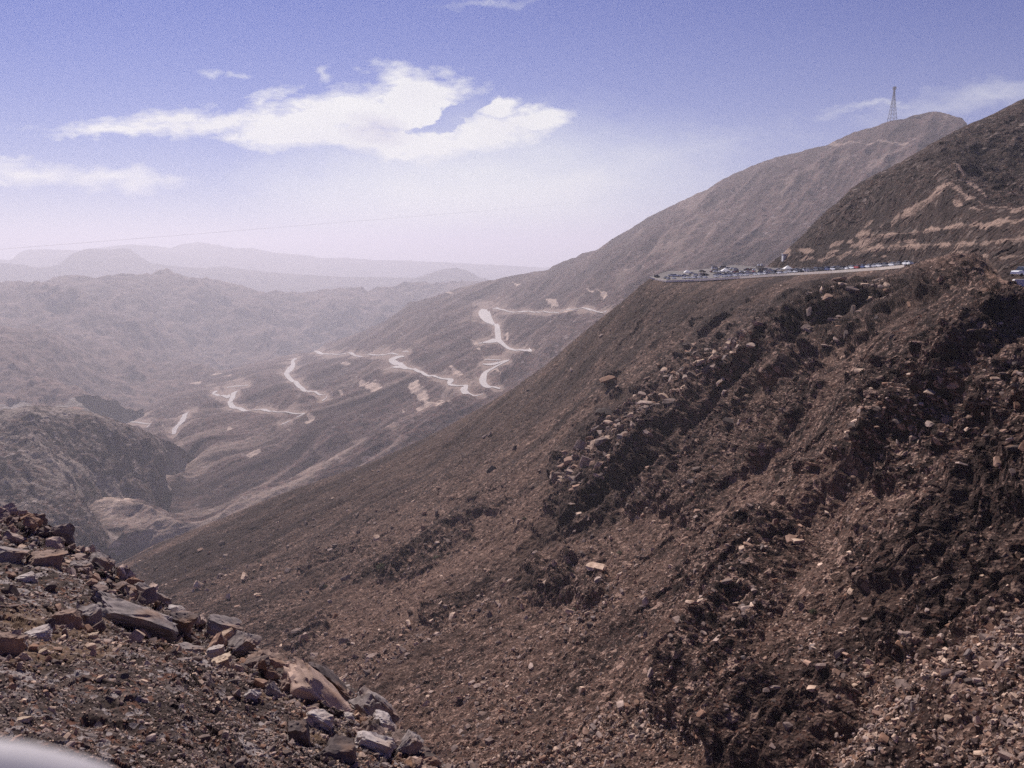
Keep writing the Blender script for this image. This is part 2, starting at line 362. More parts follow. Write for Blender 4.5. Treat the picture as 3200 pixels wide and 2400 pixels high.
# ---- far ground and blue ranges
ground_m = terrain_mat('desert_ground', (.20, .15, .13), (.24, .18, .15), (.28, .22, .18), .0006, .004, 0, 1)
gb = MB(); gb.add([(-60000, -3000, -1400), (60000, -3000, -1400), (60000, 60000, -1400), (-60000, 60000, -1400)], [(0, 1, 2, 3)])
tag(gb.build('ground', ground_m), 'pale hazy desert plain far below the mountains', 'ground', kind='structure')
far_m = terrain_mat('far_rock', (.10, .075, .075), (.12, .09, .088), (.14, .105, .10), .0008, .004, 0, 1, speck=.02)
def far_range(name, pts, r, zf, label, amp, seed, x0=-700, x1=1250):
    top = poly(pts); ra = r
    lay = Layer([(x0, 500, ra), (x1, 500, ra * 1.1), (x0, 760, ra * .6), (x1, 760, ra * .62), (500, 500, ra * 1.02), (500, 760, ra * .6)], pts, [(x0, 700), (x1, 700)], x0, x1, 420, 40, r * .25, .3, 8)
    A = fbm(lay.P, r * .12, lay.foot, .9, 6, seed, True) * .03 * amp * np.clip(1 - np.abs(lay.VY - top(lay.VX)) * 0, .2, 1)
    edge = np.clip((lay.VY - top(lay.VX)) / 20 + .05, 0, 1)
    lay.P = lay.P + np.array([0, 0, 1.0]) * (A * edge)[..., None]
    lay.P[..., 2] += fbm(lay.P, r * .01, lay.foot * .6, .8, 3, seed + 5) * .06
    return tag(link(name, lay.mesh(name, {}), far_m), label, 'hills', kind='structure')
z7 = lambda l: [Z7(*p) for p in l]
far_range('far_hills', [(-200, 540)] + z7([(0, 172), (50, 180), (95, 142), (140, 125), (210, 125), (380, 130), (500, 116), (560, 108), (650, 100), (760, 108), (840, 118), (900, 98), (980, 88), (1050, 98), (1150, 118), (1250, 120), (1350, 140), (1480, 150), (1600, 170), (1700, 165), (1850, 178), (2000, 180), (2212, 190), (2500, 205), (2900, 225)]),
          20000, 0, 'palest and farthest blue mountain range on the horizon', 1, 31)
far_range('distant_hills', [(-200, 575)] + z7([(0, 190), (90, 200), (200, 215), (290, 200), (350, 150), (400, 130), (440, 122), (500, 126), (560, 124), (600, 117), (640, 121), (690, 160), (740, 190), (830, 205), (1000, 216), (1100, 210), (1300, 235), (1500, 250), (1700, 262), (1900, 262), (2200, 270), (2600, 290), (2900, 300)]),
          14000, 0, 'blue hazy range with a dark flat topped peak at the left', 1, 57)
far_range('lone_hill', [(-200, 640), (830, 630), (865, 612), (900, 600), (930, 590), (960, 581), (985, 578), (1010, 584), (1030, 596), (1060, 606), (1120, 625), (1300, 650)],
          12500, 0, 'small hazy hill peeping over the brown ridge near the middle', .6, 83, 780, 1250)

# ---- F: big hazy hill on the left
kF = [(-100, 610, 4300), (0, 615, 4500), (200, 600, 4600), (355, 583, 4800), (440, 600, 4900), (570, 633, 4800), (770, 620, 4900), (1000, 605, 5100), (1100, 610, 5200),
      (-100, 930, 2100), (0, 900, 2200), (140, 760, 3100), (280, 930, 2250), (440, 840, 3000), (560, 800, 3500), (690, 770, 4000), (900, 680, 4400), (1100, 640, 4900), (300, 750, 3300), (0, 760, 2900), (500, 720, 3900), (-600, 640, 4300), (-600, 930, 2000)]
tF = [(-600, 640), (-100, 610), (0, 615), (60, 612), (100, 606), (130, 598), (160, 594), (175, 599), (220, 601), (270, 600), (310, 592), (345, 584), (362, 582), (375, 590), (395, 600), (430, 601), (445, 597), (460, 603), (480, 606), (520, 617), (560, 631), (590, 629), (620, 635), (650, 631), (700, 626), (750, 624), (775, 620), (795, 627), (815, 618), (860, 612), (905, 607), (960, 608), (1000, 604), (1025, 606), (1060, 612), (1100, 616)]
bF = [(-600, 940), (0, 940), (290, 960), (400, 900), (690, 800), (880, 710), (1100, 660)]
F = Layer(kF, tF, bF, -600, 1100, 980, 380, 1500, .4, far=1.5)
e = np.clip((F.VY - F.top(F.VX)) / 60 + .06, 0, 1)
fF = at(520, 820, F.rm(520, 820)) - at(330, 600, F.rm(330, 600))
d = fbm(aniso(F.base, fF, 3), 900, F.foot, .95, 8, 3, True) * .17 + fbm(F.base, 2200, F.foot, .9, 3, 13) * .06
F.P = F.P + F.N * (d * e)[..., None]; F.P[..., 2] += fbm(F.P, 160, F.foot, .85, 5, 15) * .16
F.pale = np.zeros(F.VX.shape)
hazehill_m = terrain_mat('hazy_hill_rock', (.12, .070, .060), (.19, .115, .096), (.27, .17, .14), .0022, .03, .5, 3, speck=.03)
tag(link('valley_hill', F.mesh('valley_hill', {'pale': F.pale}), hazehill_m), 'large brown hill fading in haze across the valley at left', 'hill', kind='structure')

# ---- roads read from the photograph (x, y, width), on hill D
def zz(Z, k, l): return [(*Z(a, b), w * k) for a, b, w in l]
roads = [zz(Z4, .25, [(940, 243, 7), (985, 240, 14), (1010, 248, 8), (1100, 252, 7), (1170, 262, 8), (1210, 262, 15), (1240, 268, 8), (1320, 273, 7), (1450, 270, 6), (1600, 256, 5), (1720, 244, 6), (1780, 246, 18), (1830, 258, 9), (1935, 268, 12)]),
         zz(Z4, .25, [(866, 246, 60), (866, 278, 112), (895, 318, 95), (928, 346, 46), (950, 366, 26), (975, 384, 46), (983, 420, 54), (985, 470, 56), (992, 510, 56), (1020, 540, 38), (1070, 570, 24), (1140, 594, 16), (1200, 602, 14), (1250, 606, 22), (1282, 608, 20)]),
         zz(Z4, .25, [(1282, 606, 10), (1262, 617, 14), (1238, 630, 12)]),
         zz(Z4, .25, [(815, 532, 4), (870, 525, 18), (930, 515, 34), (970, 512, 40)]),
         zz(Z4, .25, [(1085, 686, 10), (1040, 703, 14), (1000, 720, 16), (945, 745, 24), (890, 772, 34), (868, 800, 58), (856, 840, 72), (858, 875, 66), (885, 905, 44), (930, 926, 22), (970, 938, 14), (1008, 938, 10)]),
         zz(Z4, .25, [(850, 706, 5), (900, 704, 14), (960, 700, 26), (1010, 694, 20), (1080, 688, 8)]),
         zz(Z4, .25, [(870, 673, 4), (940, 668, 5), (1005, 668, 5)]),
         zz(Z4, .25, [(178, 652, 8), (130, 662, 18), (80, 680, 34), (60, 694, 38), (100, 706, 44), (145, 725, 42), (180, 742, 24), (240, 757, 16), (290, 768, 24), (340, 793, 24), (400, 818, 18), (470, 833, 12), (540, 840, 14), (590, 842, 20), (560, 860, 36), (560, 874, 24), (620, 883, 10), (680, 885, 12), (700, 900, 60), (692, 925, 80), (700, 955, 62), (740, 980, 30), (790, 997, 14), (862, 1000, 8)]),
         zz(Z4, .25, [(15, 757, 4), (70, 753, 12), (130, 748, 18), (200, 755, 12)]),
         zz(Z4, .25, [(20, 618, 4), (90, 612, 4), (160, 612, 5), (215, 616, 6)]),
         zz(Z5, .3125, [(1495, 104, 5), (1520, 108, 14), (1548, 120, 24), (1580, 128, 8), (1660, 127, 5), (1740, 121, 6), (1770, 128, 20), (1810, 138, 7), (1900, 137, 5), (2000, 123, 5), (2060, 115, 6), (2150, 117, 8)]),
         zz(Z5, .3125, [(1390, 158, 5), (1362, 175, 22), (1362, 205, 34), (1335, 235, 34), (1312, 262, 34), (1335, 290, 32), (1375, 325, 28), (1420, 352, 24), (1480, 382, 18), (1540, 405, 10), (1590, 409, 5)]),
         zz(Z5, .3125, [(1600, 418, 4), (1590, 440, 7), (1565, 456, 5)]),
         zz(Z5, .3125, [(838, 380, 6), (812, 396, 20), (830, 408, 18), (865, 417, 9), (905, 420, 10), (925, 412, 10)]),
         zz(Z5, .3125, [(985, 384, 5), (958, 398, 24), (940, 425, 36), (930, 455, 40), (932, 478, 36), (975, 492, 18), (1015, 503, 24), (1060, 516, 7), (1130, 519, 7), (1170, 524, 20), (1230, 534, 7), (1330, 538, 6), (1445, 537, 8)]),
         zz(Z5, .3125, [(1445, 537, 6), (1415, 555, 14), (1385, 572, 8)]), zz(Z5, .3125, [(1350, 596, 4), (1320, 608, 12), (1280, 620, 6)]),
         zz(Z5, .3125, [(905, 357, 4), (970, 347, 5), (1050, 341, 5)]),
         zz(Z5, .3125, [(690, 519, 3), (650, 521, 8), (625, 550, 24), (600, 585, 30), (572, 620, 32), (548, 655, 34), (540, 690, 30)]),
         zz(Z5, .3125, [(302, 532, 4), (268, 552, 12), (250, 575, 16), (232, 594, 10), (280, 599, 7), (340, 600, 6), (385, 604, 8), (365, 620, 10), (345, 638, 8)])]
# ---- D: the long hill that carries the switchback road and the mast
kD = [(2150, 330, 1500), (2085, 265, 1560), (2020, 240, 1640), (1927, 262, 1650), (1800, 302, 1720), (1560, 390, 1900), (1400, 470, 2050), (1260, 545, 2250), (1190, 577, 2350), (1060, 605, 2600), (880, 660, 2700), (780, 720, 2700), (690, 755, 2800),
      (560, 775, 2900), (440, 805, 2700), (285, 905, 2000), (200, 945, 1800),
      (2150, 640, 1000), (1900, 600, 1060), (1700, 620, 1000), (1500, 620, 1080), (1410, 650, 1080), (1300, 720, 1150), (1100, 880, 1080), (900, 980, 1000), (600, 1110, 950), (300, 1230, 900), (200, 1250, 900),
      (1150, 670, 1800), (1000, 740, 1700), (800, 800, 1750), (620, 860, 1650), (430, 950, 1400), (230, 1120, 945), (380, 1042, 1225), (330, 1082, 1065), (300, 1105, 1010), (425, 998, 1310), (1700, 450, 1450), (600, 980, 1250), (1400, 560, 1500)]
tD = [(150, 1000), (200, 960), (250, 935), (285, 906), (330, 872), (400, 832), (480, 800), (560, 780), (640, 764), (672, 762), (690, 752), (705, 742), (780, 718), (830, 694), (875, 662), (882, 652), (905, 650), (960, 634), (1000, 620), (1060, 605), (1120, 594), (1185, 582), (1195, 573), (1245, 556), (1258, 546), (1290, 540), (1330, 513), (1400, 470), (1460, 440), (1510, 415), (1560, 388), (1640, 352), (1700, 335), (1760, 318), (1785, 313), (1800, 303), (1840, 287), (1900, 270), (1925, 262), (1950, 260), (1975, 251), (2015, 241), (2040, 245), (2078, 256), (2088, 268), (2100, 285), (2180, 330)]
bD = [(150, 1280), (300, 1250), (600, 1130), (900, 1005), (1100, 900), (1300, 740), (1410, 665), (1700, 650), (2180, 640)]
D = Layer(kD, tD, bD, 150, 2180, 1150, 430, 700, .5, far=FAR)
fallD = at(700, 1000, 1150)[0:3] - at(1300, 600, 2000)
_q = lambda L_, x, y: at(x, y, L_.rm(x, y))
fallD = _q(D, *Z5(300, 1320)) - _q(D, *Z5(1980, 640))
road_m = np.full(D.VX.shape, -9.0)
for rd in roads:
    x0 = min(p[0] for p in rd) - 25; x1 = max(p[0] for p in rd) + 25; y0 = min(p[1] for p in rd) - 25; y1 = max(p[1] for p in rd) + 25
    k = (D.VX > x0) & (D.VX < x1) & (D.VY > y0) & (D.VY < y1) & (D.back <= 0)
    road_m[k] = np.maximum(road_m[k], capsule(D.VX[k], D.VY[k], [(a, b, w * .5 + 7) for a, b, w in rd]))
keep = 1 - sstep(-.1, .35, road_m)
e = np.clip((D.VY - D.top(D.VX)) / 45 + .10, 0, 1)
W = aniso(D.P, fallD, 5.0)
calm = 1 - .75 * sstep(-1.6, .2, road_m)
dd = fbm(W, 260, D.foot, 1.0, 3, 21, True) * .13
df = fbm(W, 90, D.foot, .9, 6, 27, True) * .09
D.P = D.P + D.N * (dd * e * calm)[..., None] + D.N * (df * np.clip(e + .15, 0, 1) * keep)[..., None]
D.P[..., 2] += fbm(D.P, 16, D.foot, .9, 4, 45) * .10 * keep
D.pale = np.zeros(D.VX.shape)
wob = fbm(D.base, 110, D.foot, .7, 5, 77) / 55
for Z, k, l in ((Z5, .3125, [(735, 260, 30, 8, 0), (835, 262, 34, 10, 8), (985, 295, 75, 6, -2), (1700, 212, 48, 9, 4), (1930, 372, 75, 16, -32), (1350, 672, 45, 8, 6), (1480, 588, 26, 14, 0), (1465, 615, 22, 10, 0), (930, 680, 14, 7, 0), (1650, 580, 50, 6, 0), (1100, 865, 34, 10, -25), (2108, 465, 24, 18, 20), (1700, 412, 14, 8, 0), (520, 573, 50, 5, -8), (470, 637, 30, 5, 0), (700, 330, 20, 4, 0), (800, 1200, 60, 24, -25), (640, 1278, 26, 10, -20), (700, 1215, 90, 16, -28), (120, 1490, 40, 8, -8), (110, 1440, 45, 22, 0), (200, 1205, 24, 8, 0), (1250, 960, 50, 16, -20), (240, 1150, 100, 6, -32), (590, 930, 80, 12, -35), (480, 300, 20, 3, 0)]),
                (Z4, .25, [(240, 885, 66, 24, 14), (345, 975, 70, 26, 16), (330, 1048, 50, 14, 20), (385, 1100, 44, 16, 20), (470, 1085, 62, 46, 18), (150, 1055, 34, 18, 0), (830, 628, 34, 9, 4), (1125, 25, 40, 5, 0), (575, 98, 34, 4, 0), (905, 605, 26, 4, 0), (1600, 262, 60, 8, 0), (800, 532, 20, 6, 0), (620, 780, 40, 8, 18), (980, 780, 50, 14, 15), (1100, 740, 40, 8, -25), (890, 945, 16, 8, 0), (40, 885, 110, 14, -6), (1850, 100, 60, 4, 6), (1895, 125, 12, 26, 30), (1070, 480, 16, 50, 0), (1230, 210, 50, 6, 0), (1460, 210, 40, 12, 10)])):
    for cx, cy, rx, ry, rot in l:
        x, y = Z(cx, cy); rx, ry = rx * k, ry * k; c, s_ = math.cos(R(rot)), math.sin(R(rot)); ax = (D.VX - x) * c + (D.VY - y) * s_; ay = -(D.VX - x) * s_ + (D.VY - y) * c
        q = 1.25 - np.hypot(ax / rx, ay / ry) + wob * .9; D.pale = np.maximum(D.pale, sstep(.1, .45, q) * .95)
# long lighter gravel fans low on the slope
for pts, a in (([Z5(1980, 640) + (9,), Z5(1700, 860) + (10,), Z5(1300, 960) + (16,), Z5(900, 1130) + (9,), Z5(300, 1320) + (10,)], .38), ([Z5(2040, 660) + (14,), Z5(1750, 700) + (8,), Z5(1500, 760) + (5,)], .35),
               ([Z5(660, 900) + (5,), Z5(350, 1110) + (9,), Z5(80, 1230) + (12,)], .5), ([(1795, 308, 4), (1880, 310, 3), (1960, 312, 2)], .5)):
    D.pale = np.maximum(D.pale, sstep(-.2, .7, capsule(D.VX, D.VY, pts) + wob * .5) * a)
streak = fbm(aniso(D.base, fallD, 9), 150, D.foot, .6, 6, 303) / 150
streak2 = fbm(aniso(D.base, fallD, 6), 420, D.foot, .6, 6, 309) / 420
low_ = sstep(880, 1050, D.VY)
D.pale = np.maximum(D.pale, sstep(.08, .5, streak + .25 * low_ - .05) * (.16 + .22 * low_))
D.dark = (1 - .9 * np.clip(D.pale * 1.6, 0, 1)) * np.clip(sstep(.0, .5, -streak2) * .75 + sstep(.05, .4, -streak) * .5, 0, .85) * keep * (D.back <= 0)
D.pale = np.maximum(D.pale, sstep(-.55, .35, road_m + wob * .8) * .38)
D.pale *= (D.back <= 0)
dhill_m = terrain_mat('road_hill_rock', (.066, .035, .033), (.118, .064, .056), (.19, .113, .093), .009, .30, .6, 1.5, pale=(.60, .45, .36), speck=.14, stone=(.21, .155, .145))
tag(link('road_hill', D.mesh('road_hill', {'pale': D.pale, 'darken': D.dark}), dhill_m), 'long dark hill carrying the winding road and the mast', 'hill', kind='structure')

# the road ribbons, laid just above the hill
def spline(rd, step=1.2):
    a = np.array(rd, float); out = []
    for i in range(len(a) - 1):
        p0, p1, p2, p3 = a[max(i - 1, 0)], a[i], a[i + 1], a[min(i + 2, len(a) - 1)]
        n = max(2, int(np.hypot(*(p2 - p1)[:2]) / step))
        for t in np.linspace(0, 1, n, endpoint=False):
            out.append(.5 * (2 * p1 + (p2 - p0) * t + (2 * p0 - 5 * p1 + 4 * p2 - p3) * t * t + (3 * p1 - p0 - 3 * p2 + p3) * t ** 3))
    out.append(a[-1]); return np.array(out)
V, Fc = [], []
for rd in roads:
    c = spline(rd); tg = np.gradient(c[:, :2], axis=0); tg /= np.linalg.norm(tg, axis=1)[:, None] + 1e-9; nn = np.stack([-tg[:, 1], tg[:, 0]], 1)
    w = np.maximum(c[:, 2] * .86, 1.2) * .5; k = 5; off = np.linspace(-1, 1, k); b = sum(len(v) for v in V)
    X = c[:, None, 0] + nn[:, None, 0] * off[None] * w[:, None]; Y = c[:, None, 1] + nn[:, None, 1] * off[None] * w[:, None]
    P = D.surf(X.ravel(), Y.ravel()); P *= (1 - .9 / np.linalg.norm(P, axis=1))[:, None]; P[:, 2] += 1.1
    V.append(P); i = np.arange(len(c) * k).reshape(-1, k) + b
    Fc.append(np.stack([i[:-1, :-1], i[1:, :-1], i[1:, 1:], i[:-1, 1:]], -1).reshape(-1, 4))
asphalt = plain('pale_dusty_asphalt', (.33, .28, .265), .7, noise=.25, scale=.02)
tag(link('road', np_mesh('road', np.concatenate(V), np.concatenate(Fc)), asphalt), 'pale switchback mountain road winding down the far hill', 'road', kind='structure')

# ---- E: dark spur at the left
kE = [(-60, 885, 1150), (100, 878, 1150), (260, 915, 1120), (425, 990, 1300), (-60, 1120, 820), (100, 1120, 860), (235, 1120, 930), (380, 1035, 1200), (330, 1080, 1040), (150, 1000, 1000), (-60, 1000, 980), (200, 1180, 850), (-60, 1220, 740), (-600, 900, 1100), (-600, 1220, 680)]
tE = [(-600, 905), (-60, 885), (0, 886), (40, 880), (100, 878), (140, 882), (180, 888), (230, 900), (260, 914), (300, 926), (340, 945), (372, 955), (400, 972), (425, 990), (440, 1005)]
bE = [(-600, 1240), (100, 1240), (200, 1240), (235, 1180), (300, 1120), (380, 1050), (440, 1012)]
E = Layer(kE, tE, bE, -600, 440, 620, 260, 500, .5, far=FAR)
e = np.clip((E.VY - E.top(E.VX)) / 40 + .08, 0, 1) * np.clip((445 - E.VX) / 120, .05, 1) * np.where(E.VX > 215, np.clip((E.bot(E.VX) - E.VY) / 60, 0, 1), 1)
W = aniso(E.P, [.55, -.5, -.45], 2.6)
E.P = E.P + E.N * (fbm(W, 200, E.foot, .9, 8, 61, True) * .16 * e)[..., None]
E.P = E.P + E.N * (blocks(aniso(E.base, [.55, -.5, -.45], 2), 16, 5) * 3.2 * e)[..., None]
E.P[..., 2] += fbm(E.P, 10, E.foot, .9, 3, 19) * .2
E.pale = sstep(.0, .6, capsule(E.VX, E.VY, [(0, 1085, 6), (150, 1090, 6), (240, 1135, 6)]) + fbm(E.base, 20, E.foot, .7, 4, 5) / 20) * .25
fallE = _q(E, 330, 1060) - _q(E, 150, 920)
E.pale = np.maximum(E.pale, sstep(.08, .45, fbm(aniso(E.base, fallE, 7), 60, E.foot, .65, 6, 601) / 60) * .42)
spur_m = terrain_mat('spur_rock', (.050, .028, .023), (.090, .051, .041), (.165, .100, .078), .012, .3, .7, 1.5, speck=.25, stone=(.22, .17, .15))
tag(link('rocky_spur', E.mesh('rocky_spur', {'pale': E.pale}, False), spur_m), 'dark rounded rocky spur rising from the valley at left', 'hill', kind='structure')

# ---- C: hill above the car park with excavated terraces
kC = [(1680, 550, 640), (1760, 480, 640), (1850, 400, 640), (1950, 345, 620), (2085, 270, 650), (2212, 215, 680), (2300, 175, 700), (1680, 640, 600), (1800, 600, 525), (1950, 600, 450), (2080, 600, 330), (2212, 620, 240), (2300, 620, 225),
      (1850, 540, 535), (2000, 540, 430), (2212, 560, 285), (2300, 560, 250), (2000, 470, 470), (2212, 470, 340), (2000, 400, 500), (2212, 400, 450), (2300, 470, 325), (2212, 300, 580), (2700, 70, 720), (2700, 300, 480), (2700, 470, 290), (2700, 620, 205)]
tC = [(1660, 572), (1690, 548), (1720, 520), (1745, 496), (1760, 478), (1785, 455), (1850, 402), (1880, 384), (1950, 348), (2010, 310), (2085, 272), (2120, 258), (2160, 240), (2212, 214), (2300, 178), (2700, 50)]
bC = [(1660, 650), (1800, 645), (2000, 640), (2700, 690)]
C_ = Layer(kC, tC, bC, 1660, 2700, 1150, 560, 300, .5)
c = C_; e = np.clip((c.VY - c.top(c.VX)) / 25 + .15, 0, 1)
K3 = lambda x, y: (x * .69125, y * .69125)
benches = [[(*K3(2665, 800), 5), (*K3(2743, 716), 5), (*K3(2816, 682), 7), (*K3(2881, 637), 6), (*K3(2964, 592), 7), (*K3(3000, 610), 6), (*K3(3076, 636), 6), (*K3(3200, 650), 6), (*K3(3320, 660), 6)],
           [(*K3(2560, 800), 3), (*K3(2762, 738), 3), (*K3(2906, 720), 4), (*K3(3033, 704), 5), (*K3(3200, 684), 5), (*K3(3320, 680), 5)],
           [(*K3(2500, 812), 4), (*K3(2671, 792), 6), (*K3(2798, 771), 6), (*K3(2942, 768), 6), (*K3(3087, 758), 6), (*K3(3200, 746), 6), (*K3(3320, 740), 6)],
           [(*K3(2960, 797), 5), (*K3(3035, 783), 6)], [(*K3(2990, 640), 5), (*K3(3020, 645), 6), (*K3(3070, 655), 5)], [(*K3(3060, 808), 5), (*K3(3200, 802), 5), (*K3(3320, 800), 5)]]
wobC = fbm(c.base, 14, c.foot, .8, 5, 9) / 8
bench = np.full(c.VX.shape, -9.0)
for b_ in benches: bench = np.maximum(bench, capsule(c.VX, c.VY, b_))
in_cut = sstep(-40, 40, (c.VY - np.interp(c.VX, [1660, 1740, 1840, 1900, 1995, 2050, 2212, 2300], [560, 520, 500, 440, 408, 420, 440, 445])))
# cut faces: the ground is stepped back between the benches
lines = [poly([(p[0], p[1]) for p in benches[i][1:] if True]) for i in (0, 1, 2)]
step_ = 0
for ln in (lines[0], lines[1], lines[2]):
    dy = c.VY - ln(c.VX); step_ = step_ + (np.exp(-np.clip(dy, 0, 99) / 18) * sstep(-9, 0, dy)) * 1.0
outw = -c.P / np.linalg.norm(c.P, axis=-1)[..., None]
c.P = c.P + outw * (step_ * 6 * in_cut)[..., None]
W = aniso(c.P, [-.5, -.55, -.6], 2.0)
c.P = c.P + c.N * (fbm(W, 90, c.foot, 1.0, 3, 71, True) * .07 * e * (1 - in_cut * .7))[..., None]
c.P = c.P + c.N * ((fbm(W, 18, c.foot, .9, 6, 73, True) * .10 * (1 - .6 * in_cut) + blocks(c.base, 4.2, 8) * (.45 - .15 * in_cut)) * (e + .1))[..., None]
slab = np.zeros(c.VX.shape)
for x, y, rx, ry, rot in ((1865, 505, 22, 8, -32), (1838, 525, 12, 10, -30), (1800, 528, 20, 5, -25), (1745, 542, 14, 5, 0), (1775, 560, 18, 5, -10), (1700, 545, 8, 10, -40), (1880, 485, 14, 5, -35), (1905, 555, 16, 4, 0), (1960, 520, 20, 4, -8), (2110, 412, 22, 3, 20), (2075, 385, 14, 3, 30)):
    cs, sn = math.cos(R(rot)), math.sin(R(rot)); q = 1.2 - np.hypot(((c.VX - x) * cs + (c.VY - y) * sn) / rx, (-(c.VX - x) * sn + (c.VY - y) * cs) / ry); slab = np.maximum(slab, sstep(0, .5, q + wobC * .6))
c.pale = np.maximum(sstep(-.35, .45, bench - .25 + wobC * .9) * (.6 + .4 * sstep(-.25, .25, fbm(c.base, 30, c.foot, .7, 5, 501) / 30)), slab * .9) * (c.back <= 0)
c.pale = np.maximum(c.pale, in_cut * .14 * sstep(.0, .9, wobC + .2))
terr_m = terrain_mat('terraced_hill_rock', (.040, .023, .019), (.072, .041, .033), (.13, .078, .058), .03, .9, .8, .7, pale=(.36, .245, .19), speck=.16, stone=(.22, .165, .14))
tag(link('terraced_hill', c.mesh('terraced_hill', {'pale': c.pale, 'darken': (1 - np.clip(c.pale * 1.5, 0, 1)) * np.clip(in_cut * .45 + sstep(0, .5, -fbm(W, 60, c.foot, .7, 5, 511) / 60) * .5, 0, .8)}, False), terr_m), 'dark hill at the right with pale excavated terraces', 'hill', kind='structure')  # darkens the cut area between the pale benches, plus random streaks

# ---- B: the great slope across the ravine
kB = [(1412, 604, 602), (1440, 610, 585), (1600, 602, 520), (1700, 595, 475), (1800, 589, 430), (1900, 582, 390), (1950, 577, 368), (2020, 560, 300), (2080, 548, 262), (2130, 562, 230), (2165, 602, 200), (2212, 614, 190), (2320, 620, 180),
      (1300, 690, 640), (1180, 790, 690), (1060, 870, 730), (900, 955, 770), (600, 1070, 800), (400, 1155, 820), (270, 1215, 830), (180, 1260, 800),
      (1500, 800, 380), (1300, 900, 400), (1100, 1000, 440), (850, 1100, 520), (600, 1200, 560), (350, 1300, 560),
      (1700, 760, 265), (1900, 700, 230), (1550, 950, 260), (1350, 1080, 270), (1100, 1200, 290), (800, 1350, 300), (550, 1420, 330),
      (2080, 700, 170), (2212, 720, 150), (1900, 850, 180), (2100, 900, 138), (2212, 950, 126), (1700, 1050, 180), (1800, 1200, 135), (2000, 1150, 122), (2212, 1200, 108), (1500, 1250, 165), (1300, 1400, 160), (1050, 1500, 165),
      (900, 1600, 150), (1200, 1659, 112), (1500, 1500, 112), (1700, 1500, 96), (2212, 1400, 84), (2000, 1450, 86), (1900, 1659, 70), (2212, 1659, 62), (1500, 1720, 88), (900, 1720, 125), (2300, 1750, 56), (180, 1500, 480), (500, 1700, 270), (900, 1950, 92), (1500, 1950, 64), (2300, 1950, 44), (2500, 1700, 52), (2500, 1200, 92), (2500, 800, 128), (2500, 630, 165), (200, 1600, 430)]
tB = [(150, 1275), (200, 1245), (270, 1213), (330, 1180), (400, 1152), (470, 1125), (600, 1070), (700, 1035), (800, 1000), (900, 955), (960, 925), (1060, 868), (1110, 838), (1180, 788), (1240, 735), (1300, 686), (1340, 655), (1385, 616), (1404, 601), (1414, 604), (1440, 608.5), (1500, 606.5), (1600, 600.5), (1700, 593.5), (1800, 587.5), (1900, 580.5), (1956, 575), (1975, 570), (2000, 562), (2040, 552), (2080, 548), (2110, 550), (2135, 560), (2150, 578), (2165, 604), (2212, 614), (2320, 622), (2500, 632)]
bB = [(150, 1560), (270, 1580), (500, 1700), (700, 1840), (850, 1950), (2500, 1950)]
B = Layer(kB, tB, bB, 150, 2500, 1500, 960, 260, .55, ypow=.9)
b = B; b.mask = np.zeros(b.VX.shape)
wobB = fbm(b.base, 24, b.foot, .75, 6, 101) / 16
outcrops = [[(1960, 590, 34), (1850, 650, 50), (1700, 720, 55), (1600, 780, 60), (1480, 880, 70), (1390, 970, 90), (1270, 1050, 70), (1225, 1110, 40)],
            [(1380, 1010, 90), (1500, 1060, 70), (1600, 980, 70), (1700, 850, 60)],
            [(2300, 700, 80), (2180, 760, 90), (2080, 860, 90), (1960, 960, 100), (1860, 990, 60), (1770, 1020, 40)],
            [(1720, 1170, 30), (1640, 1270, 55), (1540, 1390, 60), (1500, 1460, 45)],
            [(1500, 1440, 50), (1560, 1530, 80), (1680, 1560, 70), (1780, 1500, 40)],
            [(2300, 1000, 150), (2150, 1060, 120), (2020, 1140, 70), (1900, 1230, 50)],
            [(2212, 1270, 60), (2090, 1330, 50), (1900, 1380, 30)],
            [(1150, 1240, 28), (1210, 1255, 40), (1290, 1290, 26)], [(1010, 1160, 20), (900, 1220, 22), (830, 1240, 24)], [(2000, 600, 40), (2080, 580, 50), (2150, 640, 30)],
            [(660, 1230, 14), (760, 1180, 16)], [(1060, 1250, 10), (940, 1330, 16)], [(700, 1340, 12), (640, 1390, 20)]]
for o_ in outcrops: b.mask = np.maximum(b.mask, sstep(-.15, .35, capsule(b.VX, b.VY, o_) + wobB * .8))
b.mask *= (b.back <= 0)
lot = sstep(1330, 1400, b.VX) * sstep(2010, 1960, b.VX)
near_top = np.clip((b.VY - b.top(b.VX) - 10 * lot) / (40 + 45 * lot) + .02 * (1 - lot), 0, 1) * (b.back <= 0)
soft_e = np.clip((b.VY - b.top(b.VX)) / 18 + .12, 0, 1)
flat = np.clip(np.where(b.VX > 2130, (b.VY - b.top(b.VX)) / 22, 1), .0, 1) * np.clip(np.where((b.VX > 1395) & (b.VX < 1960), (b.VY - b.top(b.VX) - 2) / 26, 1), 0, 1); flat = np.where((b.back > 0) & (b.VX > 1380) & (b.VX < 1990), 0, flat)
fall = _q(b, 650, 1300) - _q(b, 1350, 760); W = aniso(b.P, fall, 4.0); W2 = aniso(b.P, fall, 1.8)
big = fbm(W2, 60, b.foot, 1.0, 2, 111, True) * .040 + fbm(aniso(b.base, fall, 8), 38, b.foot, .9, 4, 115, True) * .05 + blocks(b.base + wobB[..., None] * 3, 14, 33, .5) * .55
med = fbm(W2, 7, b.foot, .85, 6, 117) * .15 * (1 - .6 * b.mask)
W3 = aniso(b.base, fall, 1.5)
fu = fall / np.linalg.norm(fall); nb_ = np.array([0, 0, 1.0]) - fu[2] * fu; nb_ /= np.linalg.norm(nb_)
hb = b.base @ nb_ + fbm(b.base, 30, b.foot, .8, 4, 611) * .12
